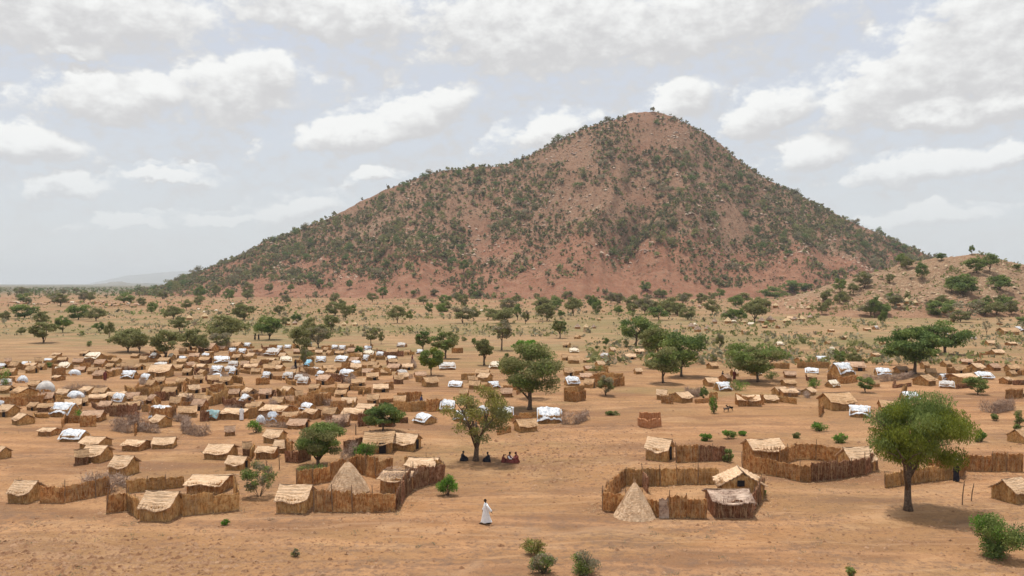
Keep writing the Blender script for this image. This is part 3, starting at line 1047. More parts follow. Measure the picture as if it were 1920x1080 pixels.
# ------------------------------------------------------------------ the front compounds
place('pale', 49, 944, 54, -6, 'pale roofed straw hut at the far left end of the front row', zs=1.1, var=0)
fence([(76, 942), (120, 943), (180, 932), (205, 926)], 'reed', 1.5, 'dark reed fence joined to the leftmost front hut')
bp = brush_mesh('brush_pile', 2.6, 1.6, 1.5, M['brush'], 520, .4)
single('brush_pile', bp, 'brush pile', 186, 922, label='tangled pink-grey brush pile behind the leftmost dark reed fence')
fence([(200, 962), (240, 957)], 'reed', 1.6, 'short reed fence piece left of the large pale roofed hut')
fence([(240, 957), (262, 972)], 'straw', 1.5, 'leaning pale straw screen against the large pale roofed hut')
fence([(238, 925), (345, 913)], 'straw', 1.1, 'back straw fence behind the large pale roofed hut')
place('pale', 305, 978, 74, -5, 'large pale mat roofed hut at the front left, nearest the camera', zs=1.2, var=0)
fence([(343, 967), (400, 962), (447, 955)], 'straw', 1.5, 'long straw fence running right from the large pale roofed hut')
fence([(447, 955), (440, 925)], 'straw', 1.4, 'short side fence beside the loose green bush')
place('low', 396, 926, 80, -4, 'low shelter with uneven pale roof behind the front left fence', zs=.78)
place('pale', 233, 893, 50, -10, 'pale roofed hut alone between the two front left compounds', zs=1.15, var=0)
fence([(222, 905), (236, 915)], 'brush', 1.0, 'small brush heap fence in front of the lone pale hut')

place('pale', 555, 962, 70, -3, 'pale mat roofed hut at the left corner of the middle compound', zs=1.15, var=0)
fence([(588, 960), (660, 960), (741, 958)], 'reed', 1.6, 'front reed fence of the middle compound with the thatched cone')
fence([(741, 958), (758, 935), (775, 917), (832, 903)], 'old', 1.7, 'dark slanting side fence of the middle compound')
fence([(832, 903), (800, 885), (760, 882)], 'straw', 1.5, 'back right corner fence of the middle compound')
fence([(668, 886), (705, 897), (735, 888)], 'reed', 1.7, 'inner reed fence behind the thatched cone')
fence([(556, 915), (617, 903), (668, 886)], 'reed', 1.5, 'back left reed fence of the middle compound')
c1 = cone_mesh('thatch_cone', 1.6, 2.45, M['roof'], 31, .24)
single('thatched_cone', c1, 'straw stack', 652, 928, sc=(1.08, 1, 1), label='tall pale thatched cone standing inside the middle compound', back=1.2)
r_ = place('low', 748, 926, 74, -12, 'sagging brush roofed shelter inside the middle compound on the right', zs=1.2)
for ch in r_.children:
    if ch.name.startswith('roof_mat'):
        pass
rb = brush_mesh('brush_thatch', 3.4, 3.2, .35, M['brush'], 520, .0)
obj('brush_thatch', rb, r_).location = (0, 0, 1.25)
place('low', 795, 897, 70, -10, 'flat pale mat shelter at the back right of the middle compound', zs=1.15)

fence([(1130, 957), (1175, 961), (1237, 970)], 'reed', 1.5, 'front left reed fence of the right compound behind the cone')
fence([(1252, 971), (1325, 972)], 'reed', 1.55, 'front reed fence right of the grey door mat')
dm = wall_mesh('door_mat', .75, 1.5, .05, M['brush'], seed=5, stalk=False)
single('door_mat', dm, 'door mat', 1245, 972, label='upright grey door mat in the front fence gap')
fence([(1130, 957), (1150, 932), (1172, 910)], 'reed', 1.5, 'left slanting fence of the right compound')
fence([(1172, 910), (1205, 912)], 'straw', 1.5, 'pale short corner fence at the back left of the right compound')
fence([(1205, 912), (1270, 909), (1347, 908)], 'straw', 1.5, 'long back straw fence of the right compound')
fence([(1205, 912), (1213, 925)], 'old', 1.5, 'short dark screen inside the right compound')
c2 = cone_mesh('thatch_cone', 1.5, 2.55, M['roof'], 37, .1)
single('thatched_cone', c2, 'straw stack', 1190, 974, label='pale straw cone leaning in the front fence of the right compound', back=.9)
wh = place('pale', 1388, 938, 80, 86, 'hut with its gable and small dark window toward the camera, right compound', zs=1.0, xs=.62, var=0)
mb = MB()
V_, q_ = sheet(lambda u, v: np.stack([0 * u, (u - .5) * .50, v * .42], 1), 2, 2, (.03, 0, 0))
mb.add(V_, q_)
obj('window', mb.mesh('window', M['shade']), wh).location = (-1.50, .15, .95)  # dark sheet painted as the shade in the window opening
sh = place('low', 1365, 970, 84, 0, 'dark stick walled shed with pale brush roof, front right of the compound', zs=1.15)
for ch in list(sh.children):
    if ch.name.startswith('wall') or ch.name.startswith('gable'):
        ch.data = ch.data.copy()
        ch.data.materials[0] = M['wall_dark']
    if ch.name.startswith('roof_mat'):
        ch.data = ch.data.copy()
        ch.data.materials[0] = M['brush']
fence([(1408, 966), (1422, 945), (1430, 925)], 'old', 1.6, 'dark side fence behind the stick walled shed')

place('pale', 1237, 866, 64, -28, 'tall pale roofed hut with open gable behind the right compound', zs=1.3, var=1)
fence([(1268, 868), (1310, 866)], 'reed', 1.6, 'reed fence joined to the tall pale roofed hut')
fence([(1310, 866), (1360, 864)], 'old', 1.5, 'dark reed fence end beside the small green shrub')
fence([(1393, 884), (1455, 893), (1500, 903), (1520, 903)], 'reed', 1.6, 'curved front left fence of the round enclosure')
fence([(1520, 903), (1570, 899), (1620, 890), (1647, 880)], 'old', 1.6, 'curved front right fence of the round enclosure')
fence([(1462, 873), (1490, 862), (1530, 862), (1575, 868)], 'reed', 1.5, 'back fence of the round enclosure')
place('low', 1430, 868, 72, 4, 'flat pale mat shelter at the left of the round enclosure', zs=1.2)
place('pale', 1606, 885, 64, 8, 'pale roofed hut at the right end of the round enclosure', zs=1.2, var=0)
fence([(1660, 915), (1720, 905), (1790, 898)], 'straw', 1.3, 'worn straw fence behind the big drooping tree')
fence([(1740, 892), (1790, 888)], 'reed', 1.6, 'short red reed fence right behind the drooping tree crown')
fence([(1800, 898), (1808, 882), (1860, 884), (1917, 884)], 'reed', 1.6, 'long pale topped reed fence near the right edge')
place('pale', 1897, 946, 72, 24, 'hut with hipped pale roof at the right edge, front row', zs=1.2, var=0)
place('tan', 1912, 832, 46, 30, 'tan hut cut by the right edge behind the long fence')

# ------------------------------------------------------------------ the huts one by one, read from the photograph
for row in """
white 4 692 20 10|red 15 684 16 30|tan 29 693 18 0|white 50 688 26 -4|tan 72 684 18 20|tan 79 694 14 0|dark 118 682 18 10|cream 122 693 26 0
dome_white 140 704 30 0|red 148 684 22 0|cream 178 675 32 -6|red 190 688 26 -10|tan 208 692 20 -20|tan 218 682 18 0|tan 232 694 16 30|white 243 711 32 0
white 274 716 28 -18|dome_white 42 718 26 0|tan 45 747 54 -25|dome_dusty 85 736 40 0|pale 120 744 24 0|dome_white 142 752 42 0|low 220 752 40 0
tan 262 694 22 -25|pale 303 708 46 -5|tan 335 696 22 0|tan 296 664 26 -15|cream 322 674 18 -30|white 343 677 18 0|tan 343 664 14 0|pale 376 693 26 0
red 391 662 34 0|tan 381 706 26 -30|white 416 682 40 10|white 408 700 30 0|dome_white 406 714 30 0|white 438 704 26 -25|white 455 664 22 -10|tan 440 656 30 0
pale 468 744 34 -28|white 462 758 36 -30|tan 342 722 26 -20|pale 363 738 30 32|tan 376 755 18 0|tan 352 704 20 0|red 365 673 20 0
white 525 657 18 -20|white 540 654 16 0|tan 491 664 16 -30|dusty 515 669 36 -8|cream 536 680 28 10|white 501 712 28 -20|tan 505 697 22 0|blue 579 688 22 -15
white 602 680 24 0|white 602 708 26 -35|white 651 708 32 0|white 642 680 34 -25|white 628 655 16 0|white 642 657 16 0|pale 598 665 14 0|tan 637 666 16 0
white 690 658 16 0|cream 692 668 20 0|white 687 678 20 -20|white 713 668 16 0|tan 623 704 26 -25|red 610 722 34 -20|dusty 570 722 26 -20|pale 540 742 30 -25
tan 672 724 30 0|tan 646 733 24 0|pale 655 762 36 10|pale 714 736 34 8|white 577 772 34 -20|pale 688 775 38 -3|tan 590 735 24 0|tan 560 752 20 20
tan 736 668 22 0|white 735 676 24 0|white 788 664 20 -15|red 740 696 24 0|pale 765 694 22 0|red 788 709 28 10|tan 806 726 36 25|white 855 727 34 -15
dusty 838 694 32 0|tan 905 706 30 0|pale 910 716 28 -20|white 925 729 34 25|cream 930 692 26 -20|white 840 772 40 -10|white 797 797 58 -30|tan 724 704 20 0
white 2 768 14 0|pale 16 782 40 -28|pale 43 798 46 -32|white 122 782 56 -6|red 176 792 40 0|red 200 768 32 -12|white 140 828 50 -5|low 94 818 32 0
pale 180 842 52 0|pale 182 868 48 0|dark 153 873 32 20|pale 4 862 36 -20|white 303 787 46 0|tan 352 784 44 10|pale 302 803 42 -25|low 256 846 50 -5
pale 309 842 42 0|teal 400 789 36 -12|low 445 786 60 -12|red 431 818 26 20|pale 415 862 56 -6|pale 446 882 46 -8|dark 463 856 24 20
dome_white 489 797 26 -10|grey 512 794 22 0|low 520 782 56 -8|low 585 786 32 -12|pale 516 832 44 -20|pale 531 850 36 0|low 502 860 42 0|low 665 788 44 0
pale 762 846 62 -25|tan 712 850 60 0|white 868 792 42 -10|dome_white 905 780 34 0|white 946 784 50 -5|tan 985 811 50 16|white 1030 794 58 3
white 1072 724 34 12|red 1098 712 26 0|tan 1075 682 24 10|red 1105 696 22 0|pale 1125 690 20 15|pale 1148 662 16 30|pale 1180 674 24 0|pale 1198 664 18 0
pale 1196 702 18 25|tan 1066 705 20 0|tan 1060 676 14 0|pale 1241 750 26 -20|pale 1278 756 46 30|pale 1333 725 30 20|white 1355 734 38 8|red 1360 716 30 35
pale 1377 706 16 25|tan 1336 692 24 20|low 1402 762 50 0|pale 1442 756 34 10|pale 1462 742 30 15|low 1476 744 34 5|pale 1516 742 32 35|tan 1568 770 60 4
white 1540 678 26 0|tan 1501 682 26 25|white 1522 702 32 -15|white 1578 706 48 8|red 1602 696 36 0|white 1655 706 32 0|white 1612 784 54 -20|tan 1668 772 46 -10
white 1706 752 40 -10|tan 1640 726 18 0|white 1908 622 26 25|tan 1890 628 34 0|pale 1857 648 18 0|pale 1869 666 26 12|pale 1830 697 28 12|red 1812 684 26 -20
tan 1734 692 18 25|tan 1733 724 44 35|white 1771 714 26 0|low 1803 718 42 0|white 1842 712 38 -8|tan 1897 698 24 0|tan 1906 744 26 0|pale 1480 600 14 0
cream 1560 660 12 0|cream 1462 648 14 0|tan 1655 647 12 0|red 1690 700 24 0|tan 1795 700 20 10|tan 1745 705 18 0|tan 1100 680 14 0
tan 480 683 20 0|red 460 690 20 15|tan 445 676 18 0|tan 520 690 22 -10|red 560 664 18 0|tan 572 702 20 10|tan 545 705 22 0|tan 585 660 16 0
red 660 664 18 0|tan 672 672 18 20|tan 612 660 14 -10|tan 700 690 22 -15|pale 668 696 22 0|red 690 705 22 0|tan 640 745 26 10|tan 606 750 24 -10
tan 480 702 20 10|tan 425 722 22 0|tan 410 735 24 -15|red 440 745 24 10|tan 320 742 26 0|tan 285 730 24 -20|tan 300 722 20 10|tan 175 702 20 0
tan 160 668 16 0|tan 255 672 16 0|tan 270 680 18 -10|tan 100 676 16 0|tan 60 700 18 0|tan 20 705 20 0|tan 10 738 30 -10|red 90 756 30 10
tan 65 770 30 -20|tan 225 775 28 0|dark 250 770 30 10|tan 545 792 30 0|tan 620 785 34 -8|red 640 800 36 5|dark 725 800 34 0|tan 750 760 28 -5|tan 700 758 24 0
tan 890 730 22 0|tan 884 718 18 10|red 950 745 24 0|tan 870 745 24 -15|red 560 805 36 0|tan 478 770 30 0|red 375 770 26 0|tan 330 765 24 0
red 130 775 24 0|tan 155 762 24 10|tan 190 745 26 0|red 250 755 28 0|tan 405 752 24 0|red 498 748 26 10|tan 522 762 26 0
""".replace('\n', '|').split('|'):
    v = row.split()
    if v:
        place(v[0], float(v[1]), float(v[2]), float(v[3]), float(v[4]))

fy = random.Random(51)
ny = 0
for _ in range(3000):
    if ny >= 44:
        break
    x_, y_ = fy.uniform(1040, 1915), 600 + 130 * fy.random()
    if any(abs(x_ - h[1]) < (h[3] + 14) * .6 and abs(y_ - h[2]) < 8 for h in HUTS) or (1140 < x_ < 1500 and 640 < y_ < 700) or (1150 < x_ < 1300 and y_ > 680):
        continue
    ny += 1
    place(fy.choice(('tan', 'red', 'tan', 'low', 'cream', 'dusty', 'dark')), x_, y_, (y_ - HZ) * fy.uniform(.11, .16), fy.uniform(-35, 35))
# round thatched huts of the older village, far off
for i, (x_, y_, w_, k_) in enumerate([(1308, 623, 16, 'coneg'), (1326, 621, 14, 'coneg'), (1296, 617, 14, 'coneg'), (1340, 607, 13, 'coneg'), (1365, 607, 16, 'cone'), (1396, 607, 15, 'cone'), (1378, 602, 12, 'coneg'),
                                      (1428, 606, 16, 'coneg'), (1444, 605, 18, 'coneg'), (1476, 606, 15, 'cone'), (1490, 602, 13, 'coneg'), (1503, 602, 16, 'cone'), (1519, 598, 13, 'coneg'),
                                      (1454, 578, 12, 'cone'), (1516, 581, 10, 'cone'), (1684, 574, 11, 'cone'), (1700, 573, 12, 'cone'), (1716, 573, 11, 'cone'), (1695, 580, 12, 'cone'),
                                      (1773, 588, 13, 'coneg'), (1785, 587, 12, 'cone'), (1330, 579, 12, 'cone'), (1312, 577, 10, 'coneg'), (645, 611, 12, 'cone'), (666, 611, 11, 'cone'),
                                      (527, 609, 11, 'cone'), (540, 610, 11, 'cone'), (553, 609, 11, 'coneg'), (1083, 617, 12, 'coneg'), (1099, 618, 14, 'cone'), (1113, 616, 11, 'coneg'),
                                      (355, 600, 12, 'cone'), (384, 597, 12, 'cone'), (616, 610, 10, 'coneg'), (500, 604, 10, 'coneg'), (1220, 587, 10, 'coneg'), (1190, 579, 10, 'cone')]):
    place(k_, x_, y_, w_ * 1.15, random.uniform(-20, 20), grp='round huts of the old village')
for i in range(46):      # the faraway row of roofs at the left
    x_ = 20 + 5.6 * i + random.uniform(-3, 3)
    place(random.choice(('red', 'tan', 'cream', 'red')), x_, 568 + 0.012 * x_ + random.uniform(-3, 4), random.uniform(6, 9), random.uniform(-20, 20), grp='tiny far roofs at the foot of the plain, left')
for i in range(30):
    x_ = random.choice((random.uniform(300, 620), random.uniform(900, 1450)))
    place(random.choice(('red', 'tan', 'cream')), x_, random.uniform(570, 592), random.uniform(6, 9), random.uniform(-20, 20), grp='tiny far roofs along the foot of the mountain')

# ------------------------------------------------------------------ fences between the huts
FD = {'straw': 'tan straw fence', 'reed': 'reddish reed fence', 'old': 'dark reed fence', 'brush': 'grey brush fence', 'mud': 'crumbling red mud wall'}
for row in """
reed 1.6 97,704 123,704|reed 1.4 150,694 170,692|straw 1.2 177,704 190,708 210,707 227,702|brush 1.2 118,736 150,732 200,734|reed 1.5 0,762 30,762 75,758|reed 1.4 75,758 95,752
straw 1.6 256,745 300,742 340,734|reed 1.6 345,736 350,728|straw 1.8 386,752 400,760 425,752 420,742|old 1.3 375,790 392,790|reed 1.6 278,782 290,790 318,788 330,780
brush 1.1 258,808 300,812|brush 1.4 345,812 375,818 392,814|old 1.5 205,780 240,782 258,776|straw 1.4 465,786 480,783|reed 1.3 520,797 545,800 575,793
reed 1.7 560,764 590,762 620,757|straw 1.5 575,755 600,748|old 1.4 645,850 690,842 742,838|brush 1.3 640,866 665,858 660,845|old 1.5 672,800 700,796|brush 1.4 610,800 640,802 650,796
straw 1.4 738,770 770,772 800,770|reed 1.6 800,772 832,770|reed 1.5 745,755 790,752|old 1.3 722,669 757,668|reed 1.5 847,662 868,662|reed 1.4 720,732 738,730
brush 1.4 1052,795 1080,795 1102,786|reed 1.6 1058,752 1080,754 1098,750|straw 1.3 1058,740 1095,736|reed 1.5 1115,724 1145,727 1170,722|straw 1.2 1120,712 1168,710
brush 1.4 1286,740 1300,745 1316,741|straw 1.2 1330,750 1345,748|reed 1.5 1378,758 1400,762 1432,758|brush 1.2 1618,712 1650,716 1690,712 1710,706|reed 1.3 1552,714 1580,720 1608,716
straw 1.4 1785,722 1822,722|straw 1.3 1495,690 1555,690|reed 1.4 1590,682 1620,684|brush 1.7 1838,770 1865,775 1900,768|reed 1.4 1885,748 1918,746|reed 1.3 1535,782 1545,772
mud 1.1 1196,800 1218,804 1240,800|mud 1.1 1198,790 1238,788|straw 1.3 1700,735 1690,745|old 1.3 536,866 560,868 582,862|reed 1.5 535,845 545,862|straw 1.2 468,864 476,852
reed 1.3 1100,722 1112,718|straw 1.2 1445,690 1480,692|old 1.2 240,796 262,790|brush 1.5 212,806 240,812 270,806|brush 1.3 225,798 262,794|reed 1.3 150,800 180,800
straw 1.3 380,672 400,668|reed 1.3 430,668 455,671|reed 1.2 505,655 520,654|reed 1.3 603,656 620,656|straw 1.3 655,672 675,674|old 1.3 600,712 640,716|reed 1.4 640,692 675,694
straw 1.4 690,700 730,704|reed 1.4 560,700 590,704|straw 1.3 520,742 535,748|reed 1.3 480,722 505,720|straw 1.3 430,716 455,720|reed 1.4 395,738 420,736|old 1.4 290,752 330,750
straw 1.3 235,738 255,746|reed 1.4 88,768 110,770|straw 1.3 20,752 50,752|reed 1.3 620,770 650,768|straw 1.4 660,780 662,768|old 1.4 430,768 470,768|reed 1.4 340,770 372,768
reed 1.3 1240,756 1262,758|straw 1.2 780,716 800,718|reed 1.3 940,700 962,702|straw 1.3 865,712 890,712|reed 1.3 1775,700 1790,702|mud 1.0 1630,578 1665,579
""".replace('\n', '|').split('|'):
    v = row.split()
    if v:
        fence([tuple(map(float, a.split(','))) for a in v[2:]], v[0], float(v[1]), desc=FD[v[0]], grp='fences between the huts', cat='wall' if v[0] == 'mud' else 'fence', posts=False)
fx = random.Random(33)
nx = 0
for _ in range(4000):
    if nx >= 62:
        break
    if fx.random() < .62:
        x_, y_ = fx.uniform(350, 770), fx.uniform(650, 722)
    else:
        x_, y_ = fx.uniform(5, 420), fx.uniform(668, 775)
    if (430 < x_ < 700 and 716 < y_ < 732) or (40 < x_ < 180 and 703 < y_ < 712) or any(abs(x_ - h[1]) < (h[3] + 16) * .47 and abs(y_ - h[2]) < 5 for h in HUTS):
        continue
    nx += 1
    place(fx.choice(('tan', 'red', 'pale', 'tan', 'white', 'low', 'dark', 'dusty')), x_, y_, (y_ - HZ) * fx.uniform(.12, .17), fx.uniform(-35, 35))
# short screens and yard fences standing beside the huts
fr = random.Random(15)
nf = 0
for root, hx, hy, hw in list(HUTS):
    if not (650 < hy < 815) or nf >= 160 or fr.random() > .85 or (hx > 800 and fr.random() < .5):
        continue
    nf += 1
    k = (hy - HZ) / 220
    sx = fr.choice((-1, 1))
    x0, y0 = hx + sx * hw * .55, hy - fr.uniform(-2, 3) * k
    x1, y1 = x0 + sx * fr.uniform(16, 40) * k, y0 + fr.uniform(-5, 5) * k
    pts = [(x0, y0), (x1, y1)]
    if fr.random() < .6:
        pts.append((x1 + fr.uniform(-9, 9) * k, y1 + fr.choice((-1, 1)) * fr.uniform(6, 12) * k))
    st = fr.choice(('straw', 'reed', 'straw', 'old', 'reed', 'brush'))
    fence(pts, st, fr.uniform(.6, 1.1), desc='low ' + FD[st].replace(' fence', ' screen'), grp='fences between the huts', posts=False)
# ------------------------------------------------------------------ trees and bushes
def crown_mesh(name, mats, n, size, seed, clumps=26, clump_r=0.17, flat=0.75, droop=0.0, bottom=0.0, sparse=0.0, asp=.5):
    """crown in the unit box x,y in [-.5,.5], z in [0,1]; leaves gathered in clumps with gaps between"""
    r2 = np.random.RandomState(seed)
    mb = MB()
    c = []
    while len(c) < clumps:
        p = r2.normal(size=3)
        p /= np.linalg.norm(p)
        p = p * r2.uniform(.25, 1) ** .45
        p = np.array([p[0] * .42, p[1] * .42, .5 + p[2] * .43])
        if p[2] < bottom + .06 and r2.rand() < .6:
            continue
        c.append(p)
    c = np.array(c)
    rad = clump_r * r2.uniform(.6, 1.35, clumps)
    k = r2.choice(clumps, n, p=rad ** 2 / (rad ** 2).sum())
    d = r2.normal(size=(n, 3))
    d /= np.linalg.norm(d, axis=1, keepdims=True)
    d *= (r2.uniform(0, 1, (n, 1)) ** .5)
    d[:, 2] *= flat
    C = c[k] + d * rad[k][:, None]
    C[:, 2] = np.clip(C[:, 2], .0, 1.05)
    m_ = len(mats)
    grp = (k * 7 + seed) % m_
    for i in range(m_):
        leaves(mb, C[grp == i], size, r2, i, droop, asp)
    return mb.mesh(name, mats), c


def trunk_mesh(name, H_, W, cb, lean, seed, r0, forks=5, fork_at=.6):
    """tapered trunk with limbs running up into the crown (real metres)"""
    r2 = random.Random(seed)
    mb = MB()
    top = Vector((lean[0], lean[1], cb + (H_ - cb) * .35))
    pts, rad = [], []
    for i in range(7):
        t = i / 6
        pts.append((top.x * t ** 1.4 + .10 * math.sin(t * 5 + seed) * W * .08, top.y * t, -.25 + (top.z + .25) * t))
        rad.append(r0 * (1 - .62 * t) + (r0 * .45 if i == 0 else 0))
    tube(mb, pts, rad, 8)
    for k in range(forks):
        a = 2 * math.pi * k / forks + r2.uniform(-.4, .4)
        s = min(5, max(2, int(6 * fork_at * r2.uniform(.75, 1.3))))
        p0 = Vector(pts[s])
        p3 = Vector((math.cos(a) * W * r2.uniform(.25, .40) + top.x, math.sin(a) * W * r2.uniform(.25, .40) + top.y, cb + (H_ - cb) * r2.uniform(.3, .75)))
        m1 = p0.lerp(p3, .35) + Vector((0, 0, H_ * .04))
        m2 = p0.lerp(p3, .7) + Vector((r2.uniform(-.2, .2), r2.uniform(-.2, .2), H_ * .05))
        rr = rad[s] * .62
        tube(mb, [p0, m1, m2, p3], [rr, rr * .75, rr * .5, rr * .18], 6)
        for q_ in range(3):
            e = m2 + Vector((r2.uniform(-1, 1), r2.uniform(-1, 1), r2.uniform(.1, 1))) * W * .14
            tube(mb, [m1.lerp(m2, .3 + .3 * q_), m2.lerp(e, .5), e], [rr * .42, rr * .3, rr * .1], 5)
    return mb.mesh(name, M['bark'], True)


TREES = []


def hero_tree(px, py, top, wpx, bot, mats, n, size, seed, label, lean=0.0, cx=None, tr=.2, droop=0, clumps=30, clump_r=.17, name='savanna_tree', asp=.5, flat=.75, forks=5, fork_at=.6):
    p = P(px, py)
    k = p.y / F
    H_, W, cb = (py - top) * k, wpx * k, (py - bot) * k
    off = ((cx if cx else px) - px) * k
    t = thing(name, 'tree', p, 0, (1, 1, 1), label)
    obj('trunk', trunk_mesh('trunk', H_, W, cb, (off * .12, 0), seed, tr, forks, fork_at), t)
    me, _ = crown_mesh('crown', mats, n, size, seed, clumps, clump_r, flat, droop, asp=asp)
    # metres: bake the size into the mesh so the leaves keep their shape
    co = np.empty(len(me.vertices) * 3)
    me.vertices.foreach_get('co', co)
    co = co.reshape(-1, 4, 3)
    cen = co.mean(1, keepdims=True)
    S = np.array([W, W * .92, H_ - cb])
    co = (cen * S + (co - cen)) + np.array([off, 0, cb])
    me.vertices.foreach_set('co', co.ravel())
    me.update()
    obj('crown', me, t)
    TREES.append((t, px, py, wpx))
    return t


L_ = M
hero_tree(1703, 957, 732, 204, 892, [L_['leaf_feather'], L_['leaf_feather'], L_['leaf']], 42000, .11, 3, 'big drooping green tree alone at the front right with dark shadow', cx=1729, tr=.30, droop=.9, clumps=60, clump_r=.15, asp=.28, forks=6)
hero_tree(893, 864, 716, 150, 832, [L_['leaf_yellow'], L_['leaf_olive'], L_['leaf_yellow']], 9000, .11, 5, 'thin yellow-green tree with a leaning forked trunk and people beneath', cx=895, tr=.30, clumps=40, clump_r=.115, forks=6, fork_at=.45)
hero_tree(993, 768, 645, 128, 745, [L_['leaf_olive'], L_['leaf'], L_['leaf_olive']], 17000, .15, 6, 'broad dense olive tree behind the white roofed shelter', cx=995, tr=.33, clumps=44, clump_r=.15, forks=6)
hero_tree(992, 745, 636, 62, 665, [L_['leaf_bright'], L_['leaf']], 2500, .18, 8, 'bright green tree top rising behind the broad dense olive tree', tr=.2)
hero_tree(597, 874, 792, 100, 858, [L_['leaf'], L_['leaf'], L_['leaf_olive']], 13000, .10, 9, 'round green tree with a short forked trunk behind the middle compound', tr=.20, clumps=34, clump_r=.16, fork_at=.4)
hero_tree(1715, 701, 612, 128, 676, [L_['leaf_dark'], L_['leaf'], L_['leaf_dark']], 9000, .26, 12, 'large dark green tree, left one of the pair near the right edge', cx=1712, tr=.35, clumps=40, clump_r=.15)
hero_tree(1771, 664, 598, 105, 655, [L_['leaf_dark'], L_['leaf_dark'], L_['leaf']], 6500, .30, 13, 'large dark green tree, right one of the pair near the right edge', cx=1765, tr=.4, clumps=36, clump_r=.16)
hero_tree(1420, 716, 634, 136, 702, [L_['leaf'], L_['leaf_olive'], L_['leaf']], 9000, .22, 14, 'wide green tree in the middle right between the white tarps', cx=1420, tr=.25, clumps=40, clump_r=.15, lean=-.5)
hero_tree(1243, 718, 648, 76, 702, [L_['leaf'], L_['leaf_olive']], 5500, .20, 15, 'round light green tree in front of the clump at centre right', tr=.22, clumps=26)
hero_tree(1278, 706, 618, 92, 688, [L_['leaf'], L_['leaf_dark']], 6500, .23, 16, 'tall green tree leaning right, middle of the centre right clump', cx=1284, tr=.25, clumps=30)
hero_tree(1235, 690, 606, 60, 662, [L_['leaf'], L_['leaf_olive']], 3800, .23, 26, 'pale green tree at the back of the centre right clump', cx=1228, tr=.22)
hero_tree(1193, 650, 588, 66, 640, [L_['leaf'], L_['leaf_dark']], 4200, .28, 17, 'rounded green tree at the left end of the centre right clump', tr=.3)
hero_tree(718, 808, 757, 74, 800, [L_['leaf'], L_['leaf_dark']], 8000, .12, 18, 'bushy dark green tree above the gable hut left of centre', tr=.14, clumps=26)
hero_tree(835, 672, 621, 56, 656, [L_['leaf'], L_['leaf_olive']], 4200, .22, 19, 'green tree with dark trunk beside the small pale green tree', tr=.24)
hero_tree(808, 704, 649, 48, 694, [L_['leaf_feather'], L_['leaf']], 4200, .20, 20, 'small pale green tree right of the dense camp', tr=.14)
hero_tree(793, 658, 619, 32, 650, [L_['leaf_olive'], L_['leaf_dark']], 2200, .22, 21, 'brownish tree just behind the small pale green tree', tr=.2)
hero_tree(908, 685, 636, 42, 668, [L_['leaf_olive']], 3600, .20, 22, 'ball shaped olive tree on bare ground above centre', cx=906, tr=.26)
hero_tree(941, 657, 598, 50, 636, [L_['leaf_grey'], L_['leaf_olive']], 2600, .22, 23, 'thin brownish tree with a straight trunk behind the ball shaped tree', tr=.25, clump_r=.12)
hero_tree(695, 656, 607, 40, 640, [L_['leaf_grey'], L_['leaf_olive']], 1700, .22, 24, 'thin umbrella shaped tree at the back of the dense camp', tr=.18, clump_r=.11)
hero_tree(1050, 634, 598, 34, 624, [L_['leaf_olive'], L_['leaf_dark']], 2400, .24, 25, 'small dark tree alone on the pale plain right of centre', tr=.22)

# shared tree models for the plain
KIND = {}
KD = {'green': ([L_['leaf'], L_['leaf']], 'green'), 'olive': ([L_['leaf_olive'], L_['leaf_olive']], 'olive'), 'dark': ([L_['leaf'], L_['leaf_dark']], 'dark green'),
      'grey': ([L_['leaf_grey'], L_['leaf_olive']], 'grey-green'), 'bare': ([L_['leaf_grey']], 'almost leafless')}
for kn, (ms, _) in KD.items():
    KIND[kn] = []
    for i in range(4):
        n = 700 if kn == 'bare' else 3400
        me, _c = crown_mesh('crown', ms, n, .034, 60 + i + 5 * len(kn), 24, .17 if kn != 'bare' else .12)
        tm = trunk_mesh('trunk', 1.0, 1.0, .22, (.05 * (i - 1.5), 0), 70 + i, .030, 4)
        KIND[kn].append((me, tm))


def plain_tree(px, py, top, wpx, kind='olive', low=False, grp='trees scattered over the plain', label=None):
    p = P(px, py)
    k = p.y / F
    H_, W = (py - top) * k, wpx * k * (1.16 if wpx >= 28 else 1.0)
    t = thing('savanna_tree', 'tree', (p.x, p.y, p.z - .1), random.uniform(0, 6.28), (1, 1, 1), label, grp, None if label else KD[kind][1] + ' tree')
    cm, tm = random.choice(KIND[kind])
    cb = .04 if low else .17
    o = obj('trunk', tm, t)
    o.scale = (W, W, H_)
    o = obj('crown', cm, t)
    o.scale = (W, W, H_ * (1 - cb))
    o.location = (0, 0, H_ * cb)
    TREES.append((t, px, py, wpx))
    return t


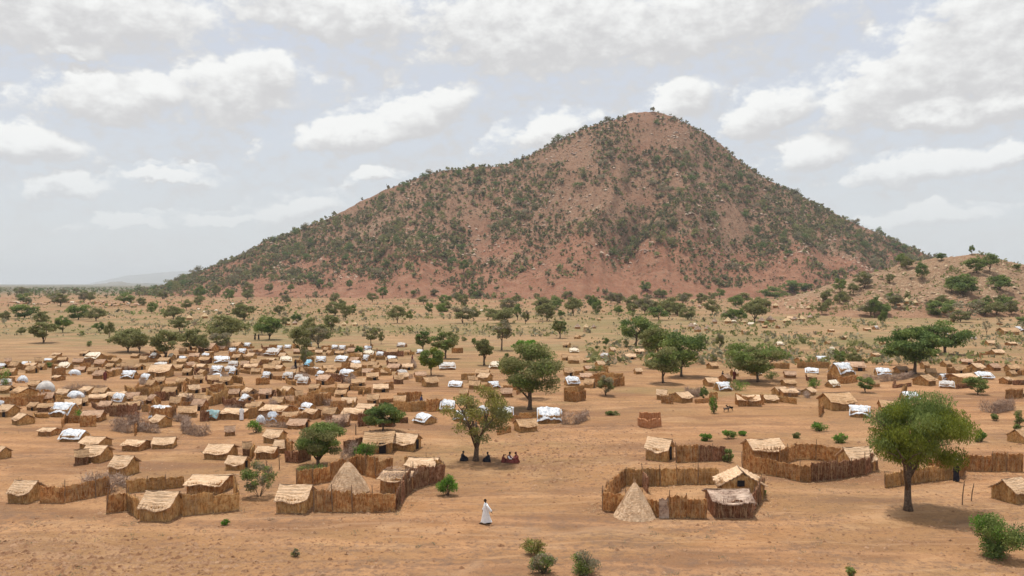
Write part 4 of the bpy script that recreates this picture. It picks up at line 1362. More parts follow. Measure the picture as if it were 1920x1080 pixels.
for row in """
240,660,614,60,olive|262,662,618,34,olive|312,673,611,54,olive|360,662,611,46,olive|380,664,625,26,olive|425,648,588,66,olive|412,656,620,40,grey|505,637,592,46,dark|492,628,590,30,green|566,668,608,38,olive
598,652,606,44,grey|580,640,594,30,olive|82,643,598,46,olive|45,597,567,46,dark|118,624,590,30,dark|146,600,568,40,dark|180,602,576,34,olive|205,637,602,20,olive|185,624,602,24,dark|78,612,580,28,olive
40,628,612,18,olive|10,600,582,22,olive|325,598,572,32,olive|285,588,565,20,green|338,622,590,34,olive|458,600,566,40,olive|350,582,560,22,olive|745,606,572,32,olive|768,602,580,16,green|805,590,565,18,dark
828,592,568,24,green|868,606,572,38,grey|888,602,574,24,olive|945,606,574,44,olive|925,600,578,28,olive|970,600,568,22,dark|985,608,580,18,grey|1025,602,566,36,olive|1052,598,580,18,dark|1040,580,553,28,green
1075,592,556,30,olive|1112,584,552,24,dark|1085,582,560,16,green|1120,590,560,22,green|718,560,535,24,green|870,512,486,20,dark|890,548,528,16,dark|1210,545,526,24,green|1255,590,556,40,olive|1235,600,572,36,dark
1290,600,574,30,olive|1335,590,560,28,olive|1370,605,577,30,dark|1390,606,578,26,dark|1415,604,560,46,olive|1452,560,536,46,green|1485,548,522,36,green|1512,546,530,26,dark|1575,548,520,26,green|1620,542,508,36,grey
1600,552,530,22,olive|1640,596,556,22,dark|1655,612,580,18,dark|1805,556,512,54,dark|1785,548,516,26,green|1875,544,514,40,dark|1728,524,492,24,dark|1700,505,480,26,olive|1690,500,474,20,green|1765,488,474,20,dark
1830,512,482,34,green|1856,510,474,28,green|1760,590,562,44,green|1780,585,560,26,green|1888,578,552,36,green|1815,598,556,60,bare|1800,604,580,36,grey|1822,477,458,13,dark|1907,504,495,14,dark|1668,530,512,18,olive
1320,751,722,18,dark|1136,742,700,36,grey|1623,736,703,30,dark|1833,740,703,40,green|1575,684,654,26,dark|1600,690,656,28,olive|1350,656,622,22,grey|1136,650,632,14,dark|715,645,618,14,olive|890,650,632,14,dark
620,622,586,30,olive|648,600,566,26,olive|660,590,570,20,green|555,604,586,24,dark|535,612,592,20,olive|1918,610,592,24,dark|1850,628,596,20,bare|1875,612,590,16,bare|1380,575,552,30,green|1425,580,556,26,olive
1185,590,566,26,olive|1160,592,572,20,green|1315,572,548,24,olive|1350,560,540,22,green|430,566,540,22,green|405,558,532,18,olive|375,562,536,22,dark|465,560,528,24,grey|545,548,532,14,green|600,540,522,16,dark
570,690,650,14,grey|673,668,646,22,dark|575,676,652,24,grey|655,542,524,14,dark|505,550,530,18,olive|640,580,560,20,olive
""".replace('\n', '|').split('|'):
    v = row.split(',')
    if len(v) == 5:
        lone = v[0] == '1822'
        plain_tree(float(v[0]), float(v[1]), float(v[2]), float(v[3]), v[4], low=float(v[3]) > 1.15 * (float(v[1]) - float(v[2])), label='tiny dark lone tree on top of the rocky hill' if lone else None)
rt = random.Random(77)
n = 0
while n < 88:                                       # the thin scatter between them
    px_ = rt.uniform(-20, 1940)
    py_ = 553 + 40 * rt.random() ** 1.3
    if px_ > 1350 and py_ < 560:
        continue
    if px_ < 300:
        py_ = 550 + 26 * rt.random() ** 1.2
    if 650 < px_ < 1130 and 596 < py_:
        continue
    s_ = (py_ - 532) * rt.uniform(.25, .5) + 5
    plain_tree(px_, py_, py_ - s_, s_ * rt.uniform(.9, 1.3), rt.choice(('olive', 'green', 'olive', 'grey', 'grey', 'olive')), low=rt.random() < .5)
    n += 1

# bushes -----------------------------------------------------------------------
def bush(px, py, wpx, hpx, ms, n, size, seed, label=None, desc=None, clumps=14, cr=.24, nm='bush', cat='bush', grp=None, droop=-.4):
    p = P(px, py)
    k = p.y / F
    me, c = crown_mesh('foliage', ms, n, size, seed, clumps, cr, .9, droop)
    co = np.empty(len(me.vertices) * 3)
    me.vertices.foreach_get('co', co)
    co = co.reshape(-1, 4, 3)
    cen = co.mean(1, keepdims=True)
    W, H_ = wpx * k, hpx * k
    co = cen * np.array([W, W * .8, H_]) + (co - cen)
    me.vertices.foreach_set('co', co.ravel())
    me.update()
    t = thing(nm, cat, (p.x, p.y + W * .35, p.z), 0, (1, 1, 1), label, grp, desc)
    obj('foliage', me, t)
    mb = MB()
    n2 = 12
    a = rs.uniform(0, 6.28, n2)
    sticks(mb, np.stack([np.cos(a) * .05, np.sin(a) * .05, np.full(n2, -.05)], 1), np.stack([np.cos(a) * W * .33, np.sin(a) * W * .28, H_ * rs.uniform(.4, .85, n2)], 1), .02)
    obj('stem', mb.mesh('stem', M['bark']), t, kind='stuff')
    return t


bush(838, 932, 36, 40, [L_['leaf_bright']], 2600, .065, 1, 'bright green tufted bush beside the walking man in white')
bush(1890, 1058, 98, 92, [L_['leaf_bright'], L_['leaf'], L_['leaf_dark']], 11000, .06, 2, 'large dense green bush at the bottom right corner', clumps=24)
bush(1000, 1044, 48, 32, [L_['leaf_yellow'], L_['leaf_yellow'], L_['leaf']], 1500, .06, 3, 'low yellow-green bush at the bottom, upper one of three')
bush(1020, 1083, 58, 42, [L_['leaf'], L_['leaf_grey']], 2600, .06, 4, 'green bush cut by the bottom edge, left one of two')
bush(1092, 1083, 62, 42, [L_['leaf'], L_['leaf_grey']], 2600, .06, 5, 'green bush cut by the bottom edge, right one of two')
bush(478, 938, 74, 68, [L_['leaf_olive'], L_['leaf_grey'], L_['leaf']], 3600, .075, 6, 'tall loose grey-green bush between the left and middle compounds', clumps=26, cr=.15)
bush(680, 862, 42, 30, [L_['leaf_bright'], L_['leaf']], 2200, .08, 7, 'green shrub behind the thatched cone of the middle compound')
bush(582, 895, 54, 22, [L_['leaf'], L_['leaf_olive']], 1500, .08, 8, 'low green patch of shrubs under the round green tree')
bush(1366, 868, 20, 26, [L_['leaf']], 900, .08, 9, 'small green shrub at the end of the dark reed fence')
bush(1432, 932, 12, 12, [L_['leaf']], 300, .07, 19, 'tiny green shrub right of the hut with the dark window')
bush(1598, 1086, 22, 22, [L_['leaf_yellow'], L_['leaf']], 500, .06, 10, 'small pale green shrub at the bottom edge right of centre')
bush(553, 1046, 18, 14, [L_['leaf_olive'], L_['leaf_grey']], 260, .06, 11, 'tiny dry shrub on the bare foreground left of centre')
bush(421, 986, 17, 11, [L_['leaf_bright']], 420, .05, 12, 'tiny bright green tuft in front of the long straw fence')
for i, row in enumerate("""1540,810,30,18|1580,832,30,20|1843,829,18,20|150,786,26,18|4,732,22,46|1385,734,40,24|1532,729,28,20|475,814,30,26|1325,828,22,14|1370,824,26,16|1394,818,16,10|1340,776,16,36
1495,822,14,10|1915,800,20,28|580,678,30,18|1450,712,26,18|90,690,14,10|165,650,12,12|1120,700,32,16|870,640,12,8|1000,664,10,8|950,670,10,8|1120,654,8,6|1910,808,14,12|1870,790,18,14|1835,830,10,10|1150,780,24,8""".replace('\n', '|').split('|')):
    a = [float(q_) for q_ in row.split(',')]
    bush(a[0], a[1], a[2], a[3], [L_['leaf'], L_['leaf_bright'] if i < 12 else L_['leaf_olive']], 700, .10, 30 + i, desc='low green bush', grp='low bushes among the huts')

ORD = ['first', 'second', 'third', 'fourth', 'fifth', 'sixth', 'seventh', 'eighth', 'ninth', 'tenth', 'eleventh', 'twelfth', 'thirteenth', 'fourteenth', 'fifteenth', 'sixteenth',
       'seventeenth', 'eighteenth', 'nineteenth', 'twentieth', 'twenty-first', 'twenty-second', 'twenty-third', 'twenty-fourth', 'twenty-fifth', 'twenty-sixth', 'twenty-seventh', 'twenty-eighth',
       'twenty-ninth', 'thirtieth', 'thirty-first', 'thirty-second', 'thirty-third', 'thirty-fourth', 'thirty-fifth', 'thirty-sixth', 'thirty-seventh', 'thirty-eighth', 'thirty-ninth', 'fortieth']
# shrubs of the mountain: the largest one by one, the rest joined
HB = []
HBK = [([L_['hill_leaf']], 'olive'), ([L_['leaf_dark']], 'dark green'), ([L_['leaf_grey']], 'grey'), ([L_['leaf_olive']], 'pale olive')]
for i in range(8):
    me, _c = crown_mesh('shrub_crown', HBK[i % 4][0], 420, .055, 200 + i, 9, .26, .8, bottom=-.2)
    HB.append(me)


def veg(px, t):
    """how overgrown the slope is: dense high up and in gullies, thin on the red apron"""
    v = fbm(px / 60, t * 8, 91, 4) * 1.5
    return v + .42 * sstep(.12, .55, t) - .12 * sstep(.9, 1, t) * (np.abs(px - 1230) < 120) - .22 * (1 - sstep(.1, .25, t)) + .2 * sstep(1350, 1450, px) * sstep(.3, .5, t)


rh = np.random.RandomState(4)
cnt = 31000
pxs = rh.uniform(255, 1900, cnt)
e = np.clip(np.abs(pxs - 1060) / 900, 0, 1)
ts = rh.uniform(0.0, 1.02, cnt)
y0s = 900 + 330 * e ** 2
ys = y0s + ts * (MR - y0s)
keep = veg(pxs, ts) > rh.uniform(-.25, .75, cnt)
pxs, ts, ys = pxs[keep], ts[keep], ys[keep]
xs = (pxs - 960) / F * ys
zs = H(xs, ys)
ok = zs < 1e9
size = rh.gamma(1.8, 1.9, len(xs)) + 2.0
size = np.clip(size, 1.2, 14) * np.where(ts < .25, .85, 1.0)
order = np.argsort(-size)
big = order[:270]
hzone = lambda px, t: ('on the bare red apron' if t < .2 else 'near the summit' if (t > .72 and 1100 < px < 1400) else 'high on the left shoulder' if (t > .6 and px < 1100) else 'high on the right flank' if (t > .6) else 'low on the left slope' if px < 800 else 'on the middle slope below the summit' if px < 1350 else 'low on the right slope')
HZB = {}
for i in big:
    kd = int(rh.randint(0, 8))
    zn = hzone(pxs[i], ts[i])
    o = thing('hill_shrub', 'shrub', (xs[i], ys[i], zs[i] - .2), rh.uniform(0, 6), (size[i] * 1.15, size[i] * 1.15, size[i] * rh.uniform(.8, 1.1)),
              None, 'shrubs of the mountain', None, HB[kd])
    HZB.setdefault('%s mountain shrub %s' % (HBK[kd % 4][1], zn), []).append((pxs[i], o))
for d_, L in HZB.items():
    L.sort(key=lambda a: a[0])
    for i, (_, o) in enumerate(L):
        o['label'] = '%s, %s from the left' % (d_, ORD[min(i, 39)]) if len(L) > 1 else d_
rest = order[270:]
mb = MB()
nl = 18
for lo in range(0, 3):
    sub = rest[lo::3]
    C = np.repeat(np.stack([xs[sub], ys[sub], zs[sub]], 1), nl, 0)
    sz = np.repeat(size[sub], nl)
    d = rh.normal(size=(len(C), 3))
    d /= np.linalg.norm(d, axis=1, keepdims=True)
    d *= rh.uniform(.2, 1, (len(C), 1))
    C = C + d * sz[:, None] * np.array([.40, .40, .34]) + np.array([0, 0, 1]) * (sz * .38)[:, None]
    leaves(mb, C, sz * .17, rh, lo, asp=.8)
obj('mountain_scrub', mb.mesh('mountain_scrub', [M['hill_leaf'], M['leaf_olive'], M['hill_leaf']]), kind='stuff')

# bushes thick along the foot of the mountain, and the far woodland at the left
def clump_field(name, px_, y_, size, nl, mats):
    mb = MB()
    x_ = (px_ - 960) / F * y_
    C = np.repeat(np.stack([x_, y_, H(x_, y_)], 1), nl, 0)
    sz = np.repeat(size, nl)
    k = np.repeat(rh.randint(0, len(mats), len(px_)), nl)
    d = rh.normal(size=(len(C), 3))
    d /= np.linalg.norm(d, axis=1, keepdims=True)
    C = C + d * rh.uniform(.2, 1, (len(C), 1)) * sz[:, None] * np.array([.42, .42, .32]) + np.array([0, 0, 1]) * (sz * .4)[:, None]
    for m_ in range(len(mats)):
        leaves(mb, C[k == m_], sz[k == m_] * .16, rh, m_, asp=.8)
    obj(name, mb.mesh(name, mats), kind='stuff')


n = 750
pf = rh.uniform(150, 1780, n)
yf = CH * F / (rh.uniform(553, 596, n) - HZ)
clump_field('foothill_bushes', pf, yf, rh.uniform(1.4, 4.4, n), 16, [M['leaf_olive'], M['leaf'], M['leaf_grey']])
n = 900
clump_field('distant_woodland', rh.uniform(-150, 420, n), rh.uniform(950, 3200, n), rh.uniform(5, 10, n), 14, [M['leaf_dark'], M['leaf_olive'], M['hill_leaf']])

# the low dry growth between the shrubs of the mountain
mb = MB()
cnt = 15000
pxs = rh.uniform(300, 1880, cnt)
ts = rh.uniform(.12, 1.0, cnt)
e = np.clip(np.abs(pxs - 1060) / 900, 0, 1)
ysh = 900 + 330 * e ** 2 + ts * (MR - 900 - 330 * e ** 2)
xsh = (pxs - 960) / F * ysh
kp = rh.uniform(0, 1, cnt) < .35 + .65 * sstep(.15, .4, ts)
C = np.repeat(np.stack([xsh, ysh, H(xsh, ysh)], 1)[kp], 5, 0)
sz = np.repeat(rh.uniform(.8, 2.2, kp.sum()), 5)
C = C + rh.normal(size=(len(C), 3)) * sz[:, None] * np.array([.4, .4, .2]) + np.array([0, 0, 1]) * (sz * .35)[:, None]
leaves(mb, C, sz * .36, rh, 0, asp=.8)
M['dry_growth'] = leaf_mat('dry_growth', (0.075, 0.060, 0.038), (0.19, 0.155, 0.095), (0.24, 0.15, 0.10), 0.03)
obj('mountain_dry_growth', mb.mesh('mountain_dry_growth', [M['dry_growth']]), kind='stuff')

# small scrub and dry tufts over the plain and the rocky hill
mb = MB()
cnt = 11000
pxs = rh.uniform(-60, 1980, cnt)
pys = 556 + 130 * rh.uniform(0, 1, cnt) ** 1.5
ysp = np.minimum(CH * F / (pys - HZ), 1000)
xsp = (pxs - 960) / F * ysp
kp = (fbm(xsp / 30, ysp / 60, 95, 3) > rh.uniform(-.4, .25, cnt)) & ~((pxs < 1100) & (pys > 632))
xsp, ysp = xsp[kp], ysp[kp]
zsp = H(xsp, ysp)
size = np.clip(rh.gamma(2.2, .38, len(xsp)) + .3, .3, 3.0)
nl = 7
C = np.repeat(np.stack([xsp, ysp, zsp], 1), nl, 0)
sz = np.repeat(size, nl)
C = C + rh.normal(size=(len(C), 3)) * sz[:, None] * np.array([.3, .3, .2]) + np.array([0, 0, 1]) * (sz * .4)[:, None]
half = len(C) // 2
leaves(mb, C[:half], sz[:half] * .3, rh, 0, asp=.7)
leaves(mb, C[half:], sz[half:] * .3, rh, 1, asp=.7)
obj('plain_scrub', mb.mesh('plain_scrub', [M['leaf_olive'], M['leaf_grey']]), kind='stuff')
mb = MB()
cnt = 3200
pxs = rh.uniform(1380, 2050, cnt)
ysh = rh.uniform(410, 530, cnt)
xsh = (pxs - 960) / F * ysh
zsh = H(xsh, ysh)
kp = (zsh > 1.5) & (fbm(xsh / 20, ysh / 20, 96, 3) > rh.uniform(-.1, .6, cnt))
C = np.repeat(np.stack([xsh, ysh, zsh], 1)[kp], 14, 0)
sz = np.repeat(np.clip(rh.gamma(2.5, .5, kp.sum()) + .3, .4, 3.0), 14)
C = C + rh.normal(size=(len(C), 3)) * sz[:, None] * np.array([.3, .3, .22]) + np.array([0, 0, 1]) * (sz * .4)[:, None]
leaves(mb, C, sz * .22, rh, 0, asp=.7)
obj('hillside_scrub', mb.mesh('hillside_scrub', [M['leaf_olive']]), kind='stuff')


# straw litter trodden into the ground round the fences and huts
mb = MB()
pts_ = []
for root in FENCES[:40]:
    for ch in root.children:
        q_ = Vector((root.location.x + ch.location.x, root.location.y + ch.location.y, 0))
        pts_ += [(q_.x, q_.y)] * 14
for h in HUTS[:14]:
    pts_ += [(h[0].location.x, h[0].location.y)] * 60
pts_ = np.array(pts_) + rh.normal(size=(len(pts_), 2)) * .9
zz = ground_h(pts_[:, 0], pts_[:, 1])
d_ = rh.uniform(0, 6.28, len(pts_))
ln = rh.uniform(.08, .35, len(pts_))
A = np.stack([pts_[:, 0], pts_[:, 1], zz + .02], 1)
sticks(mb, A, A + np.stack([np.cos(d_) * ln, np.sin(d_) * ln, rh.uniform(0, .08, len(pts_))], 1), .018)
obj('straw_litter', mb.mesh('straw_litter', [M['stalk']]), kind='stuff')

# dry tufts on the near ground
mb = MB()
cnt = 900
pxs = rh.uniform(-40, 1960, cnt)
pys = rh.uniform(690, 1100, cnt)
yst = CH * F / (pys - HZ)
xst = (pxs - 960) / F * yst
kp = fbm(xst / 9, yst / 9, 111, 3) > rh.uniform(.05, .6, cnt)
xst, yst = xst[kp], yst[kp]
C = np.repeat(np.stack([xst, yst, ground_h(xst, yst) + .07], 1), 16, 0) + rh.normal(size=(len(xst) * 16, 3)) * np.array([.16, .16, .04])
leaves(mb, C, np.full(len(C), .07), rh, 0, -.7, .25)
obj('dry_tufts', mb.mesh('dry_tufts', [M['leaf_grey']]), kind='stuff')

# ------------------------------------------------------------------ stones
def rocks(mb, C, s, r2, m=0):
    n = len(C)
    base = np.array([(1, 0, 0), (.3, .95, 0), (-.8, .6, 0), (-.8, -.6, 0), (.3, -.95, 0), (.1, 0, .62), (-.3, .3, .5)])
    V = base[None] * r2.uniform(.6, 1.3, (n, 7, 1)) * np.asarray(s)[:, None, None]
    a = r2.uniform(0, 6.28, n)
    ca, sa = np.cos(a)[:, None], np.sin(a)[:, None]
    X, Y_ = V[:, :, 0] * ca - V[:, :, 1] * sa, V[:, :, 0] * sa + V[:, :, 1] * ca
    V = np.stack([X, Y_, V[:, :, 2] - .08 * np.asarray(s)[:, None]], -1) + C[:, None]
    t = np.array([(0, 1, 5), (1, 6, 5), (1, 2, 6), (2, 3, 6), (3, 5, 6), (3, 4, 5), (4, 0, 5)])
    mb.add(V.reshape(-1, 3), ((np.arange(n) * 7)[:, None, None] + t).reshape(-1, 3), m)


def scatter(cnt, f_px, f_py):
    px_, py_ = f_px(cnt), f_py(cnt)
    y_ = CH * F / (py_ - HZ)
    x_ = (px_ - 960) / F * y_
    return np.stack([x_, y_, ground_h(x_, y_)], 1)


mb = MB()
C = scatter(13000, lambda n: rh.uniform(-60, 1980, n), lambda n: rh.uniform(870, 1110, n))
kp = fbm(C[:, 0] / 5, C[:, 1] / 5, 97, 3) > rh.uniform(-.3, .55, len(C))
C = C[kp]
rocks(mb, C, np.clip(rh.gamma(1.3, .042, len(C)) + .02, .02, .26), rh)
C = scatter(2600, lambda n: rh.normal(1080, 90, n), lambda n: np.clip(rh.normal(850, 32, n), 800, 930))
rocks(mb, C, np.clip(rh.gamma(1.6, .05, len(C)) + .02, .02, .3), rh)
C = scatter(3500, lambda n: rh.normal(180, 260, n), lambda n: np.clip(rh.normal(1050, 32, n), 985, 1110))
rocks(mb, C, np.clip(rh.gamma(1.5, .05, len(C)) + .025, .02, .3), rh)
C = scatter(5000, lambda n: rh.uniform(-60, 1980, n), lambda n: rh.uniform(720, 900, n))
kp = fbm(C[:, 0] / 12, C[:, 1] / 12, 98, 3) > rh.uniform(-.1, .7, len(C))
rocks(mb, C[kp], np.clip(rh.gamma(1.5, .06, kp.sum()) + .03, .03, .3), rh)
for (xa, ya, xb, yb, n) in ((120, 998, 200, 996, 26), (440, 994, 575, 991, 60), (600, 980, 650, 972, 12), (735, 977, 862, 983, 30), (985, 905, 1100, 897, 30), (1640, 1012, 1760, 1018, 26), (1540, 925, 1640, 923, 14), (1190, 1003, 1390, 1010, 30), (0, 1020, 160, 1012, 26), (520, 960, 740, 962, 60)):
    t_ = rh.uniform(0, 1, n)
    C = scatter(n, lambda k: xa + (xb - xa) * t_ + rh.normal(0, 2, k), lambda k: ya + (yb - ya) * t_ + rh.normal(0, 1.5, k))
    rocks(mb, C, rh.uniform(.05, .17, n), rh)
obj('scattered_stones', mb.mesh('scattered_stones', M['stone']), kind='stuff')
mb = MB()
cnt = 2600
pxs = rh.uniform(1420, 2000, cnt)
ysh = rh.uniform(415, 528, cnt)
xsh = (pxs - 960) / F * ysh
zsh = H(xsh, ysh)
kp = zsh > 3
rocks(mb, np.stack([xsh, ysh, zsh], 1)[kp], np.clip(rh.gamma(1.7, .34, kp.sum()) + .2, .2, 1.8), rh)
M['hill_stone'] = plain_mat('hill_stone', (0.26, 0.16, 0.10), (0.46, 0.34, 0.22), .15, bs=.8, bd=.1)
obj('hillside_rocks', mb.mesh('hillside_rocks', M['hill_stone']), kind='stuff')
mb = MB()
cnt = 9000
pxs = rh.uniform(500, 1650, cnt)
ts = rh.uniform(.25, 1.0, cnt)
e = np.clip(np.abs(pxs - 1060) / 900, 0, 1)
ysh = 900 + 330 * e ** 2 + ts * (MR - 900 - 330 * e ** 2)
xsh = (pxs - 960) / F * ysh
kp = fbm(pxs / 60, ts * 8, 99, 4) > rh.uniform(-.2, .7, cnt)
rocks(mb, np.stack([xsh, ysh, H(xsh, ysh)], 1)[kp], np.clip(rh.gamma(1.8, .8, kp.sum()) + .5, .5, 4.2), rh)
M['scree_stone'] = plain_mat('scree_stone', (0.24, 0.15, 0.11), (0.46, 0.35, 0.26), .02, bs=.8, bd=.3)
obj('mountain_rocks', mb.mesh('mountain_rocks', M['scree_stone']), kind='stuff')


def one_rock(px, py, s, label):
    mb_ = MB()
    V_, q = [], []
    r2 = random.Random(int(px))
    for i in range(5):
        t = i / 4
        for k in range(9):
            a = 2 * math.pi * k / 9
            r = math.cos(t * 1.45) * (1 + r2.uniform(-.16, .16))
            V_.append((math.cos(a) * r * s, math.sin(a) * r * s * .8, (math.sin(t * 1.5) * .6 - .1) * s))
    for i in range(4):
        for k in range(9):
            k2 = (k + 1) % 9
            q.append((i * 9 + k, i * 9 + k2, (i + 1) * 9 + k2, (i + 1) * 9 + k))
    mb_.add(V_, [np.array(q), np.array([(36, 37 + k, 38 + k) for k in range(7)])])
    thing('stone', 'stone', P(px, py), 0, (1, 1, 1), label, None, None, mb_.mesh('stone', M['stone']))


for a in ((122, 1062, .22, 'brown stone near the bottom left corner, right one of two'), (22, 1064, .26, 'brown stone near the bottom left corner, left one of two'), (1047, 889, .24, 'flat reddish stone beneath the sitting people'),
          (1528, 966, .17, 'small dark stone on the bare ground right of the right compound'), (324, 977, .15, 'dark stone at the foot of the large pale roofed hut'), (1048, 919, .10, 'small pale stone on the trodden ground'),
          (370, 993, .24, 'brown clod on the left foreground track'), (1745, 988, .18, 'stone at the front edge of the big tree shadow'), (1825, 993, .2, 'pale stone left of the large corner bush'),
          (925, 905, .25, 'reddish stone above the walking man'), (1386, 1075, .25, 'pale boulder at the bottom edge right of centre'), (1283, 1032, .2, 'pinkish stone in the right foreground')):
    one_rock(*a)

# ------------------------------------------------------------------ poles
def pole(px, py, hpx, lean, label, r=.045):
    p = P(px, py)
    h = hpx * p.y / F
    mb_ = MB()
    tube(mb_, [(0, 0, -.2), (lean * .3, .03, h * .35), (lean * .55, -.02, h * .7), (lean, 0, h)], [r * 1.2, r, r * .9, r * .6], 6)
    tube(mb_, [(lean * .55, -.02, h * .7), (lean * .55 + .12, 0, h * .86)], [r * .7, r * .4], 5)
    thing('pole', 'pole', p, 0, (1, 1, 1), label, None, None, mb_.mesh('pole', M['wood']))


pole(1804, 947, 46, .18, 'crooked bare pole in the shadow edge, left one of two')
pole(1821, 940, 34, .22, 'crooked bare pole in the shadow edge, right one of two')
pole(500, 882, 20, -.05, 'short post left of the round green tree, left one of two')
pole(524, 880, 40, -.1, 'tall post left of the round green tree, right one of two')
pole(508, 784, 18, 0, 'dark post beside the long low shelter', .07)
pole(343, 812, 22, .05, 'wooden post at the end of the grey brush pen', .06)
pole(667, 815, 20, 0, 'dark post beside the bushy dark green tree', .08)


# ------------------------------------------------------------------ people and animals
def skin_mesh(name, joints, bones, m, sub=1):
    """one continuous body grown round a skeleton: joints {name: (x,y,z,r)}, bones [(a,b)]"""
    ks = list(joints)
    me = bpy.data.meshes.new(name)
    me.from_pydata([joints[k][:3] for k in ks], [(ks.index(a), ks.index(b)) for a, b in bones], [])
    o = bpy.data.objects.new(name, me)
    COL.objects.link(o)
    mo = o.modifiers.new('skin', 'SKIN')
    mo.use_smooth_shade = True
    for i, k in enumerate(ks):
        me.skin_vertices[0].data[i].radius = (joints[k][3], joints[k][3])
        me.skin_vertices[0].data[i].use_root = (i == 0)
    s_ = o.modifiers.new('sub', 'SUBSURF')
    s_.levels = sub
    dg = bpy.context.evaluated_depsgraph_get()
    out = bpy.data.meshes.new_from_object(o.evaluated_get(dg))
    out.name = name
    out.materials.clear()
    out.materials.append(m)
    bpy.data.objects.remove(o)
    return out


def head_parts(root, c, s, face, hairm='hair', scarf=None):
    """head with nose, ears and hair or a scarf; c = centre of the head, face = unit vector it looks along"""
    fx, fy = face
    mb_ = MB()
    n, k_ = 12, 8
    V_, q = [], []
    for i in range(k_ + 1):
        t = math.pi * i / k_
        for a_ in range(n):
            a = 2 * math.pi * a_ / n
            lx, ly, lz = math.sin(t) * math.cos(a), math.sin(t) * math.sin(a), math.cos(t)
            chin = 1 - .28 * max(0, -lz)
            V_.append((lx * .098 * chin, ly * .076 * chin, lz * .118))
    for i in range(k_):
        for a_ in range(n):
            a2 = (a_ + 1) % n
            q.append((i * n + a_, (i + 1) * n + a_, (i + 1) * n + a2, i * n + a2))
    V_ = np.array(V_)
    mb_.add(V_, np.array(q))
    for tip in (((.095, 0, .01), (.125, 0, -.03), (.09, 0, -.035)),):
        tube(mb_, tip, [.012, .02, .012], 5)
    for sy in (-1, 1):
        tube(mb_, [(0, sy * .07, .02), (-.01, sy * .09, -.02)], [.02, .012], 5)
    tube(mb_, [(.078, -.022, -.058), (.082, .022, -.058)], [.012, .012], 4)
    h = obj('head', mb_.mesh('head', M['skin'], True), root)
    h.location = c
    h.rotation_euler = (0, 0, math.atan2(fy, fx))
    h.scale = (s, s, s)
    mb2 = MB()
    for sy in (-1, 1):
        tube(mb2, [(.088, sy * .030, .015), (.096, sy * .030, .015)], [.010, .007], 5)
    obj('eyes', mb2.mesh('eyes', M['hair']), h)
    mb3 = MB()
    Vh = V_ * np.array([1.10, 1.14, 1.12])
    keep = (Vh[:, 2] > .02) | (Vh[:, 0] < -.02)
    if scarf:
        Vh = V_ * np.array([1.2, 1.35, 1.2])
        keep = (Vh[:, 0] < .05) | (Vh[:, 2] > .07)
    q = [f for f in q if all(keep[v] for v in f)]
    mb3.add(Vh, np.array(q))
    obj('headscarf' if scarf else 'hair', mb3.mesh('hair', M[scarf] if scarf else M['hair'], True), h)


def robe(name, secs, m, folds=8, amp=.05, n=28):
    """cloth lofted through elliptic sections (x, y, z, rx, ry)"""
    mb_ = MB()
    V_, q = [], []
    for i, (x, y, z, rx, ry) in enumerate(secs):
        t = i / (len(secs) - 1)
        for k in range(n):
            a = 2 * math.pi * k / n
            f = 1 + amp * (1 - t) * 2 * math.sin(a * folds + i * .35) + .02 * math.sin(a * 3 + i)
            V_.append((x + math.cos(a) * rx * f, y + math.sin(a) * ry * f, z + (.02 * math.sin(a * 4) if i == 0 else 0)))
    for i in range(len(secs) - 1):
        for k in range(n):
            k2 = (k + 1) % n
            q.append((i * n + k, i * n + k2, (i + 1) * n + k2, (i + 1) * n + k))
    mb_.add(V_, np.array(q))
    return mb_.mesh(name, m, True)


def hand_chain(J, B, side, wrist, d):
    """palm, four unequal curled fingers and a thumb, on joint `wrist` pointing along d"""
    w_ = Vector(J[wrist][:3])
    d = Vector(d).normalized()
    s_ = d.cross(Vector((0, 0, 1))).normalized() if abs(d.z) < .95 else Vector((1, 0, 0))
    s_ = s_ if s_.length > 0 else Vector((1, 0, 0))
    palm = w_ + d * .07
    J[side + 'palm'] = (*palm, .030)
    B.append((wrist, side + 'palm'))
    for i, ln in enumerate((.065, .075, .07, .055)):
        o = s_ * (.030 - i * .02)
        k = palm + d * .035 + o
        tpt = k + d * ln * .6 + Vector((0, 0, -.02))
        J['%sf%d' % (side, i)] = (*k, .0095)
        J['%st%d' % (side, i)] = (*tpt, .008)
        B.append((side + 'palm', '%sf%d' % (side, i)))
        B.append(('%sf%d' % (side, i), '%st%d' % (side, i)))
    th = w_ + d * .035 + s_ * .045
    J[side + 'th'] = (*th, .011)
    J[side + 'tt'] = (*(th + d * .04 + s_ * .01), .009)
    B.append((side + 'palm', side + 'th'))
    B.append((side + 'th', side + 'tt'))


